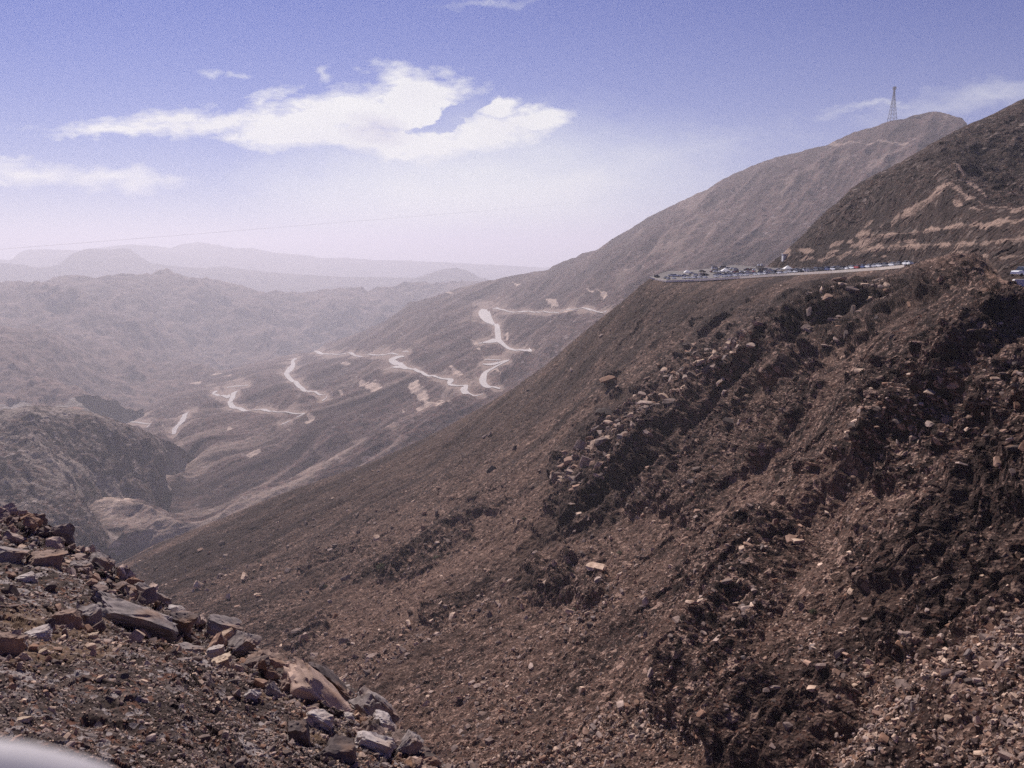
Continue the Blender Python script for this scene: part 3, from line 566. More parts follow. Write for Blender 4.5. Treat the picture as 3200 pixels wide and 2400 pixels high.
def ledge(h, sp):
    t = h / sp - np.floor(h / sp); k = _rnd[(np.floor(h / sp).astype(np.int64) * 37) & 4095][..., 0]; return (np.where(t < .78, t / .78, (1 - t) / .22) - .5) * (.6 + .8 * k)
rockd = ledge(hb, 7.5) * 1.9 + ledge(hb + 2, 2.7) * .9 + blocks(W3, 5.0, 2, .7) * .6 + blocks(W3 + 3, 2.2, 3, .8) * .40
def rib(pts, h, wl=60, wr=130, wc=26):
    best = np.full(b.VX.shape, 1e9); sg = np.zeros(b.VX.shape); hh = np.zeros(b.VX.shape); X = b.VX + wobB * 22; Y = b.VY + wobB * 22
    for (x0, y0, a0), (x1, y1, a1) in zip(pts[:-1], pts[1:]):
        dx, dy = x1 - x0, y1 - y0; L_ = math.hypot(dx, dy); t = np.clip(((X - x0) * dx + (Y - y0) * dy) / L_ ** 2, 0, 1)
        ex, ey = X - x0 - t * dx, Y - y0 - t * dy; d_ = np.hypot(ex, ey); nx_, ny_ = (-dy / L_, dx / L_)
        if nx_ + ny_ < 0: nx_, ny_ = -nx_, -ny_
        k = d_ < best; best = np.where(k, d_, best); sg = np.where(k, np.where(ex * nx_ + ey * ny_ > 0, d_, -d_), sg); hh = np.where(k, a0 + (a1 - a0) * t, hh)
    p = np.where(sg < 0, sstep(-wl, 0, sg), np.where(sg < wc, 1 - 2 * sstep(0, wc, sg), -1 + sstep(wc, wr, sg)))
    return p * hh * h * b.r
ribs = rib([(1990, 585, .0), (1850, 655, .8), (1700, 740, 1), (1560, 840, 1), (1450, 930, 1), (1320, 1060, 1), (1200, 1130, .5), (1120, 1170, 0)], .014) + rib([(2340, 620, .8), (2200, 690, 1), (2070, 800, 1), (1930, 950, 1), (1790, 1020, .8), (1650, 1230, .9), (1520, 1390, 1), (1450, 1530, 1), (1430, 1640, 0)], .017, 50, 190, 38) \
     + rib([(1320, 1180, 0), (1260, 1230, .7), (1180, 1290, .5), (1100, 1340, 0)], .012, 40, 60, 20) + rib([(1120, 1020, 0), (1000, 1110, .7), (840, 1210, .8), (640, 1270, 0)], .009, 60, 90, 30)
rise = b.mask * (1.3 + .007 * b.r) * (1 - .6 * sstep(1300, 1100, b.VX))
b.P = b.P + b.N * ((big * near_top + (rise + ribs) * near_top + med * soft_e * (1 - .4 * b.mask) + rockd * b.mask * soft_e + blocks(b.base, 1.5, 14) * .22 + blocks(b.base, 3.4, 15) * .30 * (b.r > 230)) * flat)[..., None]
b.P[..., 2] += fbm(b.P, 1.6, b.foot, .8, 4, 131) * .25 * flat
b.pale = np.zeros(b.VX.shape)
debris = [[(1540, 850, 30), (1400, 930, 40), (1280, 1000, 30)], [(1650, 1100, 20), (1450, 1220, 24), (1250, 1400, 30), (1050, 1560, 40)], [(1500, 1040, 22), (1250, 1170, 22), (1000, 1330, 26), (760, 1440, 30)],
          [(1720, 700, 20), (1560, 800, 20), (1440, 880, 20)], [(2212, 1380, 60), (2000, 1480, 70), (1850, 1600, 80)], [(1850, 1080, 14), (1730, 1180, 20), (1620, 1360, 20)], [(1700, 900, 20), (1600, 960, 20)], [(1560, 1560, 50), (1250, 1640, 60), (1000, 1650, 50)]]
b.deb = np.zeros(b.VX.shape)
for o_ in debris: b.deb = np.maximum(b.deb, sstep(-.6, .8, capsule(b.VX, b.VY, o_) + wobB * .9))
b.deb *= (b.back <= 0)
b.pale = np.maximum(b.deb * .28, sstep(.2, 1.2, fbm(W, 14, b.foot, .7, 5, 141) / 6) * .25) * (1 - b.mask * .7)
b.pale = np.maximum(b.pale, sstep(-.7, .9, capsule(b.VX, b.VY, [(1420, 1010, 50), (1150, 1130, 90), (900, 1300, 100), (720, 1420, 90)]) + wobB * .9) * .34 * (1 - b.mask))  # lighter band down the middle of the slope
b.pale = np.maximum(b.pale, sstep(-.3, .6, capsule(b.VX, b.VY, [(2140, 603, 6), (2175, 606, 7), (2320, 618, 12)])) * .6)
b.pale = np.maximum(b.pale, sstep(-.5, .7, capsule(b.VX, b.VY, [(2010, 575, 20), (2080, 570, 26), (2130, 590, 20)]) + wobB * .5) * .35)
sB = fbm(aniso(b.base, fall, 7), 34, b.foot, .7, 6, 401) / 34
b.dark = np.clip(sstep(-.5, .9, capsule(b.VX, b.VY, [(2000, 640, 60), (1700, 660, 60), (1400, 660, 60), (1200, 850, 60), (900, 1000, 70), (600, 1130, 70), (300, 1270, 70)]) + wobB * .7) * .5 + sstep(.0, .4, -sB) * .55, 0, .8) * (1 - b.deb * .8)  # darker band along the crest and below the terrace, plus downslope streaks
b.pale = np.maximum(b.pale, sstep(.12, .5, sB) * .22 * (1 - b.mask))
slope_m = terrain_mat('ravine_rock', (.038, .0205, .016), (.072, .039, .030), (.135, .078, .058), .035, 2.2, .8, .22, pale=(.30, .18, .13), speck=.20, stone=(.30, .195, .15))
tag(link('ravine_slope', b.mesh('ravine_slope', {'pale': b.pale, 'darken': b.dark}, False), slope_m), 'great dark boulder strewn slope across the ravine below the car park', 'slope', kind='structure')

# ---- A: stony slope at the camera's feet
kA = [(0, 1095, 30), (110, 1150, 27), (240, 1225, 24), (370, 1310, 21), (500, 1375, 18.5), (610, 1425, 16.8), (760, 1480, 15), (850, 1580, 13), (930, 1659, 11.6), (980, 1700, 11), (-80, 1060, 32),
      (-80, 1300, 15), (0, 1300, 15.5), (200, 1350, 14.8), (400, 1450, 13.2), (600, 1560, 11.4), (700, 1659, 9.8), (0, 1450, 10.2), (200, 1500, 9.8), (400, 1580, 9.0), (500, 1659, 8.2), (0, 1600, 7.4), (200, 1659, 6.9), (-80, 1760, 5.6), (300, 1760, 6.1), (700, 1760, 8.2), (980, 1760, 10.2), (-500, 1000, 35), (-500, 1300, 16), (-500, 1760, 5.8), (-900, 930, 38), (-900, 1300, 17), (-900, 1760, 6)]
tA = [(-900, 900), (-500, 985), (-80, 1065), (0, 1100), (35, 1108), (60, 1125), (85, 1128), (110, 1152), (170, 1190), (240, 1228), (300, 1262), (370, 1312), (430, 1338), (500, 1378), (560, 1404), (610, 1425), (700, 1450), (760, 1490), (800, 1520), (850, 1580), (870, 1612), (905, 1630), (935, 1659), (980, 1700), (1000, 1730)]
bA = [(-900, 1780), (980, 1780), (1000, 1785)]
A = Layer(kA, tA, bA, -900, 1000, 1500, 560, 55, .85, nb=30)
a = A; e = np.clip((a.VY - a.top(a.VX)) / 20 + .25, 0, 1)
crest = sstep(1.0, .1, (a.VY - a.top(a.VX)) / 170) * (a.back <= 0)
wobA = fbm(a.base, 2.5, a.foot, .8, 6, 201) / 1.6
crest = np.clip(crest + wobA * .5 - .15, 0, 1) * (a.back <= 0) + (a.back > 0) * .8
a.P = a.P + a.N * ((fbm(a.base, 3.2, a.foot, .95, 8, 211) * .09 + blocks(a.base, .95, 6) * .20 * crest + blocks(a.base, .34, 7) * (.03 + .06 * crest) + blocks(a.base, .12, 9) * .014) * e)[..., None]
# a shallow trench
tr = capsule(a.VX, a.VY, [Z6(480, 880) + (7,), Z6(640, 935) + (10,), Z6(800, 985) + (9,), Z6(960, 1040) + (6,)])
a.P[..., 2] -= sstep(-.6, .6, tr) * .16
a.rust = np.zeros(a.VX.shape)
for o_ in ([Z6(60, 420) + (22,), Z6(300, 400) + (32,), Z6(520, 420) + (22,)], [Z6(60, 590) + (28,), Z6(300, 600) + (26,), Z6(560, 600) + (18,)], [Z6(700, 520) + (14,), Z6(860, 560) + (18,)], [Z6(1660, 1030) + (10,), Z6(1850, 1050) + (12,)], [Z6(1600, 900) + (8,), Z6(1350, 870) + (8,)]):
    a.rust = np.maximum(a.rust, sstep(-.6, .8, capsule(a.VX, a.VY, o_) + wobA * .6) * .75)
def near_mat():
    m = terrain_mat('near_gravel_ground', (.070, .046, .038), (.10, .068, .056), (.155, .110, .092), .5, 9, .9, .03, pale=(.17, .105, .062), speck=.3, stone=(.26, .215, .20)); return m
tag(link('foreground_slope', a.mesh('foreground_slope', {'pale': a.rust}, False), near_mat()), 'gravelly brown slope in the foreground at left', 'ground', kind='structure')

# ------------------------------------------------------------------ stones
def ico(sub):
    bm = bmesh.new(); bmesh.ops.create_icosphere(bm, subdivisions=sub, radius=1); V = np.array([v.co[:] for v in bm.verts]); Fc = np.array([[v.index for v in f.verts] for f in bm.faces]); bm.free(); return V, Fc
def rock_shape(sub, seed, nplanes=11, lo=.45, hi=.8):
    rg = np.random.default_rng(seed); V, Fc = ico(sub); V = V * 1.15
    for _ in range(nplanes):
        n = rg.normal(size=3); n /= np.linalg.norm(n); dd = rg.uniform(lo, hi); k = np.maximum(V @ n - dd, 0); V = V - k[:, None] * n
    return V / np.abs(V).max(0), Fc
def block_shape(sub, seed, round_=.0):
    rg = np.random.default_rng(seed); V, Fc = ico(sub); V = V * 2.0
    for ax in range(3):
        for sg in (-1, 1):
            n = rg.normal(size=3) * .13; n[ax] += sg; n /= np.linalg.norm(n); V = V - np.maximum(V @ n - rg.uniform(.80, 1.0), 0)[:, None] * n
    for _ in range(11):
        n = rg.normal(size=3); n /= np.linalg.norm(n); V = V - np.maximum(V @ n - rg.uniform(.92 - round_, 1.28 - round_), 0)[:, None] * n
    return V / np.abs(V).max(0), Fc
def rotmats(n, rg, flat=.5):
    q = rg.normal(size=(n, 4)); q[:, 1:3] *= flat; q /= np.linalg.norm(q, axis=1)[:, None]; w, x, y, z = q.T
    return np.stack([np.stack([1 - 2 * (y * y + z * z), 2 * (x * y - z * w), 2 * (x * z + y * w)], -1), np.stack([2 * (x * y + z * w), 1 - 2 * (x * x + z * z), 2 * (y * z - x * w)], -1), np.stack([2 * (x * z - y * w), 2 * (y * z + x * w), 1 - 2 * (x * x + y * y)], -1)], 1)
PAL = np.array([1.15, 1.0, .90]) * np.array([(.19, .155, .145), (.31, .26, .24), (.11, .088, .084), (.26, .185, .15), (.42, .34, .28), (.07, .058, .056), (.21, .135, .10), (.17, .15, .15), (.46, .38, .32)])
def rough(i):
    V, Fc = block_shape(4, 300 + i, .18); return V * (1 + fbm(V, .9, np.full(len(V), .05), .85, 5, i)[:, None] * .18 + blocks(V + i, .5, i)[:, None] * .10), Fc
LIBS = {4: [block_shape(2, 500 + i, .12) for i in range(10)], 3: [rough(i) for i in range(10)], 1: [rock_shape(1, 100 + i, 7) for i in range(10)], 2: [rock_shape(2, 200 + i, 11) for i in range(10)]}
def scatter(name, pts, size, mat, label, cat, seed, pw, lib=1, flat=.55, dims=(1, .75, .5)):
    rg = np.random.default_rng(seed); n = len(pts); VV, FF, CC = [], [], []; base = 0; which = rg.integers(0, 10, n)
    for k in range(10):
        idx = np.where(which == k)[0]
        if not len(idx): continue
        v, f = LIBS[lib][k]; M = rotmats(len(idx), rg, flat); dm = np.array(dims) * rg.uniform(.7, 1.3, (len(idx), 3))
        X = v[None] * dm[:, None] * size[idx][:, None, None]; X = np.einsum('nij,nvj->nvi', M, X) + pts[idx][:, None]
        col = PAL[rg.choice(len(PAL), len(idx), p=pw)] * rg.uniform(.8, 1.15, (len(idx), 1))
        VV.append(X.reshape(-1, 3)); CC.append(np.repeat(col, len(v), 0)); FF.append((f[None] + (np.arange(len(idx)) * len(v))[:, None, None] + base).reshape(-1, 3)); base += len(idx) * len(v)
    me = np_mesh(name, np.concatenate(VV), np.concatenate(FF), {'tone': np.concatenate(CC)}, smooth=False)
    return tag(link(name, me, mat), label, cat, kind='stuff')
def pick(lay, dens, n, seed):
    rg = np.random.default_rng(seed); area = np.linalg.norm(np.cross(np.gradient(lay.P, axis=0), np.gradient(lay.P, axis=1)), axis=-1)
    # per photo area: grid cells are about equal on the photo, so weight by density only
    p = dens.ravel() / dens.sum(); i = rg.choice(dens.size, n, p=p); P = lay.P.reshape(-1, 3)[i]; du = np.gradient(lay.P, axis=0).reshape(-1, 3)[i]; dv = np.gradient(lay.P, axis=1).reshape(-1, 3)[i]
    return P + du * rg.uniform(-.5, .5, (n, 1)) + dv * rg.uniform(-.5, .5, (n, 1)), i
pw_b = np.array([.2, .16, .14, .14, .12, .06, .08, .05, .05])
stone_far = stone_mat('scree_stone', .8, .1); stone_near = stone_mat('gravel_stone', 6, .01); boulder_m = stone_mat('boulder_stone', 2.2, .05)
# scree on the ravine slope
vis = (b.back <= 0) & (b.VY < 1700) & (b.VX > 250)
scree_w = np.clip((b.VY - 1330) / 150, 0, 1) * np.clip((b.VX - 1700) / 150, 0, 1)
clump = .25 + 1.5 * sstep(-.25, .45, sB) * sstep(-.5, .6, wobB)
dens = vis * clump * (.12 + 1.6 * b.deb + 1.7 * scree_w + .3 * np.clip((b.VY - 1000) / 500, 0, 1)) * (1 - .75 * b.mask) * np.clip((b.VY - b.top(b.VX)) / 30, 0.0, 1)
P, i = pick(b, dens, 30000, 1); r = np.hypot(P[:, 0], P[:, 1]); sz = np.clip(RNG.lognormal(math.log(.75), .5, len(P)), .4, 3.2)
size = sz * r / FPX * np.where(r < 150, 1.05, .85); P[:, 2] += size * .15
scatter('scree', P, size, stone_far, 'loose brown and tan scree stones scattered over the ravine slope', 'scree', 11, pw_b)
P, i = pick(b, dens * (.3 + b.VY / 1600) * np.clip((b.VY - b.top(b.VX)) / 90, 0.0, 1), 2600, 2); r = np.hypot(P[:, 0], P[:, 1]); size = np.clip(RNG.lognormal(math.log(2.3), .38, len(P)), 1.5, 6.5) * r / FPX; P[:, 2] += size * .2
scatter('scree_blocks', P, size, stone_far, 'larger angular blocks lying among the scree', 'scree', 12, pw_b, 4)
dens2 = vis * (scree_w + .5 * b.deb * (b.VY > 1250)) * (1 - .8 * b.mask); P, i = pick(b, dens2, 4200, 8); r = np.hypot(P[:, 0], P[:, 1]); size = np.clip(RNG.lognormal(math.log(1.9), .5, len(P)), 1.3, 6.5) * r / FPX * .9; P[:, 2] += size * .2
scatter('pale_rubble', P, size, stone_far, 'pale tan and grey rubble spread over the lower right of the ravine slope', 'rubble', 17, np.array([.2, .17, .14, .16, .12, .06, .08, .03, .04]), 4)
dens = (b.mask > .25) * np.clip((b.VY - b.top(b.VX) - 30) / 40, 0, 1) * (b.back <= 0) * (np.clip(capsule(b.VX, b.VY, [(1900, 640, 40), (1700, 720, 60), (1560, 800, 70), (1400, 900, 70), (1300, 980, 70), (1220, 1060, 50)]), 0, 1) + .35 * np.clip(capsule(b.VX, b.VY, [(2000, 900, 90), (1830, 970, 70), (1640, 1280, 60), (1530, 1420, 60)]), 0, 1) + .05)
P, i = pick(b, dens, 700, 5); r = np.hypot(P[:, 0], P[:, 1]); size = np.clip(RNG.lognormal(math.log(3.8), .4, len(P)), 2, 8) * r / FPX; P[:, 2] += size * .15
scatter('rock_slabs', P, size, stone_far, 'tilted flat rock plates jutting from the broken outcrops', 'rock slabs', 15, pw_b, 4, .2, (1, .8, .32))
# gravel on the near slope
vis = (a.back <= 0) & (a.VX > -160)
P, i = pick(a, vis * (.4 + .6 * (1 - a.rust)) * (.55 + .45 * sstep(-.5, .5, wobA)), 48000, 3); r = np.hypot(P[:, 0], P[:, 1]); size = np.clip(RNG.lognormal(math.log(1.25), .45, len(P)), .6, 4) * r / FPX * .9; P[:, 2] += size * .12
scatter('gravel', P, size, stone_near, 'sharp grey and brown gravel covering the near slope', 'gravel', 13, np.array([.22, .2, .14, .1, .1, .08, .05, .08, .03]))
P, i = pick(a, vis * (.3 + .9 * crest + .4 * sstep(.1, .8, wobA)) * np.clip((a.VY - a.top(a.VX)) / 15, .1, 1), 1500, 4); r = np.hypot(P[:, 0], P[:, 1]); size = np.clip(RNG.lognormal(math.log(4.0), .4, len(P)), 2.4, 10) * r / FPX * .85; P[:, 2] += size * .1
scatter('rubble', P, size, stone_near, 'fist to head sized broken rubble on the near slope', 'rubble', 14, np.array([.24, .2, .16, .12, .1, .04, .05, .07, .02]), 4)

near_c = np.clip(1 - np.abs((a.VY - a.top(a.VX)) - 18) / 60, 0, 1) * vis * (a.VX < 960)
P, i = pick(a, near_c + .02 * vis, 420, 6); r = np.hypot(P[:, 0], P[:, 1]); size = np.clip(RNG.lognormal(math.log(8), .4, len(P)), 5, 18) * r / FPX * .8
scatter('crest_rocks', P, size, boulder_m, 'jumbled broken rocks crowding the crest of the near slope', 'rocks', 16, np.array([.28, .2, .16, .1, .06, .08, .05, .07, .0]), 3)
# named boulders along the near crest: (x, y, w, h in the enlargement), roll, tone, label
def boulder(cx, cy, w, h, roll, tone, label, seed, depth=.8, planes=13, lo=.42, hi=.75, lift=0.0):
    vx, vy = Z6(cx, cy); k = .40625; P = A.surf(vx, vy + h * k * .30)[0]; rr = np.linalg.norm(P); m_ = rr / FPX * S * k
    w, h = w * 1.04, h * 1.12; W_, H_ = w * m_ / 2, h * m_ / 2; V, Fc = block_shape(5, seed, .22 if lo >= .55 else (.12 if lo < .45 and planes == 9 else 0))
    V = V * np.array([1, 1, 1]); nz = .4 if seed == 301 else 1
    V = V * (1 + nz * fbm(V, .9, np.full(len(V), .03), .85, 6, seed)[:, None] * .17 + nz * blocks(V + seed, .5, seed)[:, None] * .09 + blocks(V + seed, .2, seed + 1)[:, None] * .03)
    V = V * np.array([W_, depth * (W_ + H_) / 2, H_])
    c, s_ = math.cos(R(roll)), math.sin(R(roll)); V = np.stack([V[:, 0] * c - V[:, 2] * s_, V[:, 1], V[:, 0] * s_ + V[:, 2] * c], 1)
    me = np_mesh('boulder', V, Fc, {'tone': np.repeat(np.array([tone]), len(V), 0)}, smooth=True)
    me.set_sharp_from_angle(angle=R(24)) if hasattr(me, 'set_sharp_from_angle') else None
    o = link('boulder', me, boulder_m); o.location = (P[0], P[1], P[2] + H_ * (.30 + lift)); o.rotation_euler = (0, 0, -math.atan2(P[0], P[1]))
    return tag(o, label, 'boulder', 'boulders along the crest of the near slope')
GR, LG, BR, DK, TN, PK = (.25, .205, .19), (.46, .39, .355), (.25, .17, .135), (.11, .083, .077), (.48, .36, .265), (.40, .26, .20)
for args in [
    (1690, 835, 420, 140, -50, (.42, .29, .225), 'biggest boulder, a long slab tilting down right with a sunlit pinkish top', 301, .9, 12, .5, .8),
    (1560, 680, 130, 100, -20, PK, 'pinkish block resting against the top end of the biggest slab', 302),
    (1760, 720, 400, 170, -50, DK, 'dark slab standing just behind the biggest boulder', 303, .7, 12, .5, .8),
    (2010, 895, 250, 130, -48, GR, 'rounded grey brown boulder lowest on the crest before the ravine', 304, .9, 9, .6, .9),
    (1522, 828, 100, 88, 0, BR, 'round brown boulder at the foot of the biggest slab', 305, .9, 8, .65, .95),
    (1592, 985, 105, 140, 0, DK, 'dark pyramid shaped boulder near the bottom edge', 306, .9, 9, .4, .6),
    (1680, 970, 160, 80, -25, LG, 'pale flat block beside the dark pyramid shaped boulder', 307),
    (1180, 630, 125, 85, 12, TN, 'light tan cube like boulder, palest of those mid slope', 308, .9, 10, .5, .75),
    (1158, 545, 88, 56, 5, LG, 'pale cap shaped boulder just above the light tan one', 309),
    (975, 648, 72, 74, -15, GR, 'grey pointed boulder left of the light tan one', 310, .8, 9, .4, .7),
    (208, 486, 122, 64, 0, LG, 'whitish rounded boulder alone on rusty ground at the left', 311, .9, 9, .6, .85),
    (28, 565, 120, 120, -20, BR, 'mossy brown boulder cut by the left edge of the frame', 312),
    (105, 555, 66, 62, 0, GR, 'grey boulder touching the brown one at the left edge', 313),
    (725, 375, 380, 130, -28, GR, 'long smooth grey slab outcrop halfway along the crest', 314, .7, 12, .5, .8),
    (955, 400, 135, 150, -30, DK, 'dark boulder with a pale peak at the lower end of the long slab', 315),
    (940, 358, 95, 50, -25, LG, 'pale cap of rock on top of the dark boulder at the slab end', 316),  # lit top of the dark boulder, put into colour as a separate piece
    (1425, 605, 165, 135, -40, BR, 'ribbed brown boulder uphill of the pinkish block', 317),
    (1180, 415, 170, 95, -35, GR, 'cracked grey boulder on the crest above the pale cap shaped one', 318),
    (1290, 520, 110, 130, -50, GR, 'narrow leaning grey boulder between the cracked and the ribbed ones', 319),
    (755, 235, 120, 80, -40, GR, 'grey boulder poking above the crest over the long slab', 320),
    (680, 250, 105, 78, -10, BR, 'brown rounded boulder touching the upper end of the long slab', 321),
    (1985, 1065, 220, 100, -25, LG, 'light grey wedge boulder near the bottom of the crest', 322),
    (1800, 1110, 220, 110, -20, DK, 'dark flat slab at the bottom, left of the light wedge', 323),
    (1415, 855, 95, 66, -35, GR, 'grey shard standing left of the round brown boulder', 324, .6, 8, .35, .6),
    (1310, 855, 74, 66, 30, LG, 'pale pointed shard, the leftmost of two shards on dark gravel', 325, .6, 8, .35, .6),
    (158, 165, 88, 50, 0, LG, 'pale boulder high up at the left, in front of the crest rocks', 326),
    (365, 365, 150, 110, -5, BR, 'blocky brown outcrop boulder above the whitish one', 327, .9, 12, .45, .7),
    (505, 370, 100, 140, 0, GR, 'upright grey block right of the blocky brown outcrop', 328, .9, 12, .45, .7),
    (1020, 530, 130, 80, -30, GR, 'smooth grey boulder left of the pale cap shaped one', 329),
    (927, 545, 46, 30, -20, (.46, .42, .39), 'small white stone above the grey pointed boulder', 330),
    (512, 460, 48, 34, 0, TN, 'small orange tan stone below the upright grey block', 331),
    (118, 952, 76, 26, -8, TN, 'flat tan stone above the white ledge at lower left', 332),
    (2160, 1100, 110, 160, -40, GR, 'grey boulder at the lowest corner of the near slope', 333),
    (2020, 985, 130, 100, -30, LG, 'light grey boulder below the rounded one on the crest', 334),
    (520, 110, 110, 100, -35, GR, 'grey boulder high on the crest, second below the topmost rocks', 335),
    (235, 95, 150, 110, -20, BR, 'brown angular rock, topmost of the crest at the left edge', 336),
    (435, 130, 90, 76, 0, GR, 'squat grey rock between the topmost rocks and the long slab', 337),
    (560, 170, 110, 74, -35, BR, 'brown wedge rock just uphill of the long slab', 338),
    (840, 290, 150, 60, -38, GR, 'thin grey slab edge above the dark boulder with the pale peak', 339, .6),
    (40, 60, 150, 90, -15, GR, 'dark grey rock at the left frame edge on top of the crest', 340),
    (215, 590, 60, 24, 8, TN, 'flat tan stone below the whitish rounded boulder', 341),
    (1850, 930, 60, 50, 0, LG, 'small pale rock at the lower end of the biggest slab', 342)]:
    boulder(*args)

# ------------------------------------------------------------------ the car park terrace
front = np.array([(1404, 598, 606), (1414, 601, 602), (1440, 606, 585), (1500, 604, 560), (1600, 598, 520), (1700, 591, 475), (1800, 585, 430), (1900, 578, 390), (1956, 572.5, 366)], float)
Pf = at(front[:, 0], front[:, 1], front[:, 2])
cum = np.concatenate([[0], np.cumsum(np.linalg.norm(np.diff(Pf, axis=0), axis=1))]); LEN = cum[-1]
def edge_pt(s): return np.array([np.interp(s, cum, Pf[:, k]) for k in range(3)])
def edge_dir(s):
    d_ = edge_pt(min(s + 6, LEN)) - edge_pt(max(s - 6, 0)); return d_ / np.linalg.norm(d_)
def inward(s):
    d_ = edge_dir(s); n = np.array([-d_[1], d_[0], 0.0]); n /= np.linalg.norm(n[:2])
    return n if n @ np.array([1, .9, 0]) > 0 else -n
RISE = .045
def terrace(s, w):
    p = edge_pt(s) + inward(s) * w; p[2] += (RISE + .17 * math.exp(-max(0, s - 30) / 60)) * w + .12; return p
ss = np.linspace(0, LEN, 60); rows = [0, 6, 14, 22, 30, 40, 52]
V = [terrace(s, w * min(1, .35 + s / 60) * (1 - .35 * float(sstep(90, 160, s)))) for s in ss for w in rows]
V2 = []
i = np.arange(len(V)).reshape(60, len(rows)); Fc = np.stack([i[:-1, :-1], i[1:, :-1], i[1:, 1:], i[:-1, 1:]], -1).reshape(-1, 4)
V = np.array(V); skirt = V.reshape(60, len(rows), 3)[:, -1].copy(); skirt[:, 2] -= 40; skirt[:, :2] *= 1.02; n0 = len(V); V = np.concatenate([V, skirt])
Fc = np.concatenate([Fc, [[i[k, -1], i[k + 1, -1], n0 + k + 1, n0 + k] for k in range(59)]])
tag(link('parking_lot', np_mesh('parking_lot', V, Fc), plain('terrace_asphalt', (.13, .11, .105), .85, noise=.25, scale=.15)), 'grey terrace packed with parked cars on the mountain shoulder', 'parking lot', kind='structure')
wb = MB(); NN = 80
prof = [(-.5, -1.1), (-.5, .12), (.2, .12), (.2, -1.1)]
vv = []
for s in np.linspace(0, LEN, NN):
    p = edge_pt(s); n = inward(s)
    for o_, z in prof: vv.append(p + n * o_ + np.array([0, 0, z]))
ff = [(4 * k + j, 4 * k + (j + 1) % 4, 4 * k + 4 + (j + 1) % 4, 4 * k + 4 + j) for k in range(NN - 1) for j in range(4)] + [(3, 2, 1, 0), (4 * NN - 4, 4 * NN - 3, 4 * NN - 2, 4 * NN - 1)]
wb.add(vv, ff)
tag(wb.build('parapet_wall', plain('pale_concrete', (.74, .64, .54), .8, noise=.12, scale=.3)), 'long low cream concrete wall along the edge of the car park terrace', 'wall')

# ------------------------------------------------------------------ vehicles
paints = {'white': plain('white_paint', (.80, .80, .80), .3, spec=.6), 'silver': plain('silver_paint', (.50, .50, .52), .3, .6), 'grey': plain('grey_paint', (.16, .16, .17), .35), 'black': plain('black_paint', (.02, .02, .022), .3),
          'maroon': plain('maroon_paint', (.16, .02, .025), .3), 'blue': plain('blue_paint', (.04, .07, .20), .3), 'beige': plain('beige_paint', (.45, .38, .28), .35), 'red': plain('red_paint', (.40, .03, .03), .3)}
glass = plain('tinted_glass', (.025, .03, .035), .1, spec=.8); tyre = plain('tyre_rubber', (.02, .02, .02), .9); lampm = plain('lamp_glass', (.35, .35, .34), .4)
def hull(sections, ring):
    """loft of cross sections along x: each (x, half width, z low, z high, shoulder)"""
    v, f = [], []
    for x, hw, z0, z1, sh in sections:
        v += [(x, -hw, z0), (x, -hw, z0 + (z1 - z0) * .6), (x, -hw * sh, z1), (x, hw * sh, z1), (x, hw, z0 + (z1 - z0) * .6), (x, hw, z0)]
    n = len(sections)
    for i in range(n - 1):
        for j in range(6): f.append((6 * i + j, 6 * i + (j + 1) % 6, 6 * i + 6 + (j + 1) % 6, 6 * i + 6 + j))
    f += [tuple(range(5, -1, -1)), tuple(range(6 * n - 6, 6 * n))]
    return v, f
SH = {'saloon': ([(-2.25, .74, .42, .78, .85), (-2.1, .86, .25, .95, .88), (-1.3, .9, .22, 1.0, .9), (.7, .9, .22, 1.0, .9), (1.9, .86, .25, .82, .85), (2.25, .7, .4, .66, .8)],
                 [(-1.75, .68, .98, 1.02, .9), (-1.05, .72, .98, 1.42, .82), (.35, .72, .98, 1.45, .82), (1.15, .7, .98, 1.02, .9)]),
      'hatchback': ([(-1.95, .78, .35, .9, .88), (-1.8, .85, .25, 1.02, .9), (.7, .87, .22, 1.02, .9), (1.65, .83, .25, .9, .86), (1.95, .7, .38, .72, .8)],
                    [(-1.85, .7, 1.0, 1.1, .9), (-1.45, .72, 1.0, 1.5, .84), (.3, .72, 1.0, 1.52, .82), (1.1, .7, 1.0, 1.05, .9)]),
      'off-roader': ([(-2.4, .88, .45, 1.1, .92), (-2.3, .95, .38, 1.2, .93), (.8, .97, .36, 1.22, .93), (2.1, .94, .4, 1.12, .9), (2.4, .84, .5, .95, .88)],
              [(-2.25, .82, 1.18, 1.25, .95), (-2.05, .84, 1.18, 1.85, .9), (.3, .84, 1.18, 1.88, .88), (1.05, .82, 1.18, 1.22, .92)]),
      'van': ([(-2.5, .9, .4, 1.2, .96), (-2.45, .95, .35, 1.3, .96), (1.6, .95, .35, 1.3, .95), (2.3, .92, .38, 1.05, .9), (2.5, .84, .45, .9, .86)],
              [(-2.42, .9, 1.28, 1.4, .96), (-2.35, .9, 1.28, 2.15, .93), (1.1, .9, 1.28, 2.15, .9), (2.0, .86, 1.28, 1.32, .92)])}
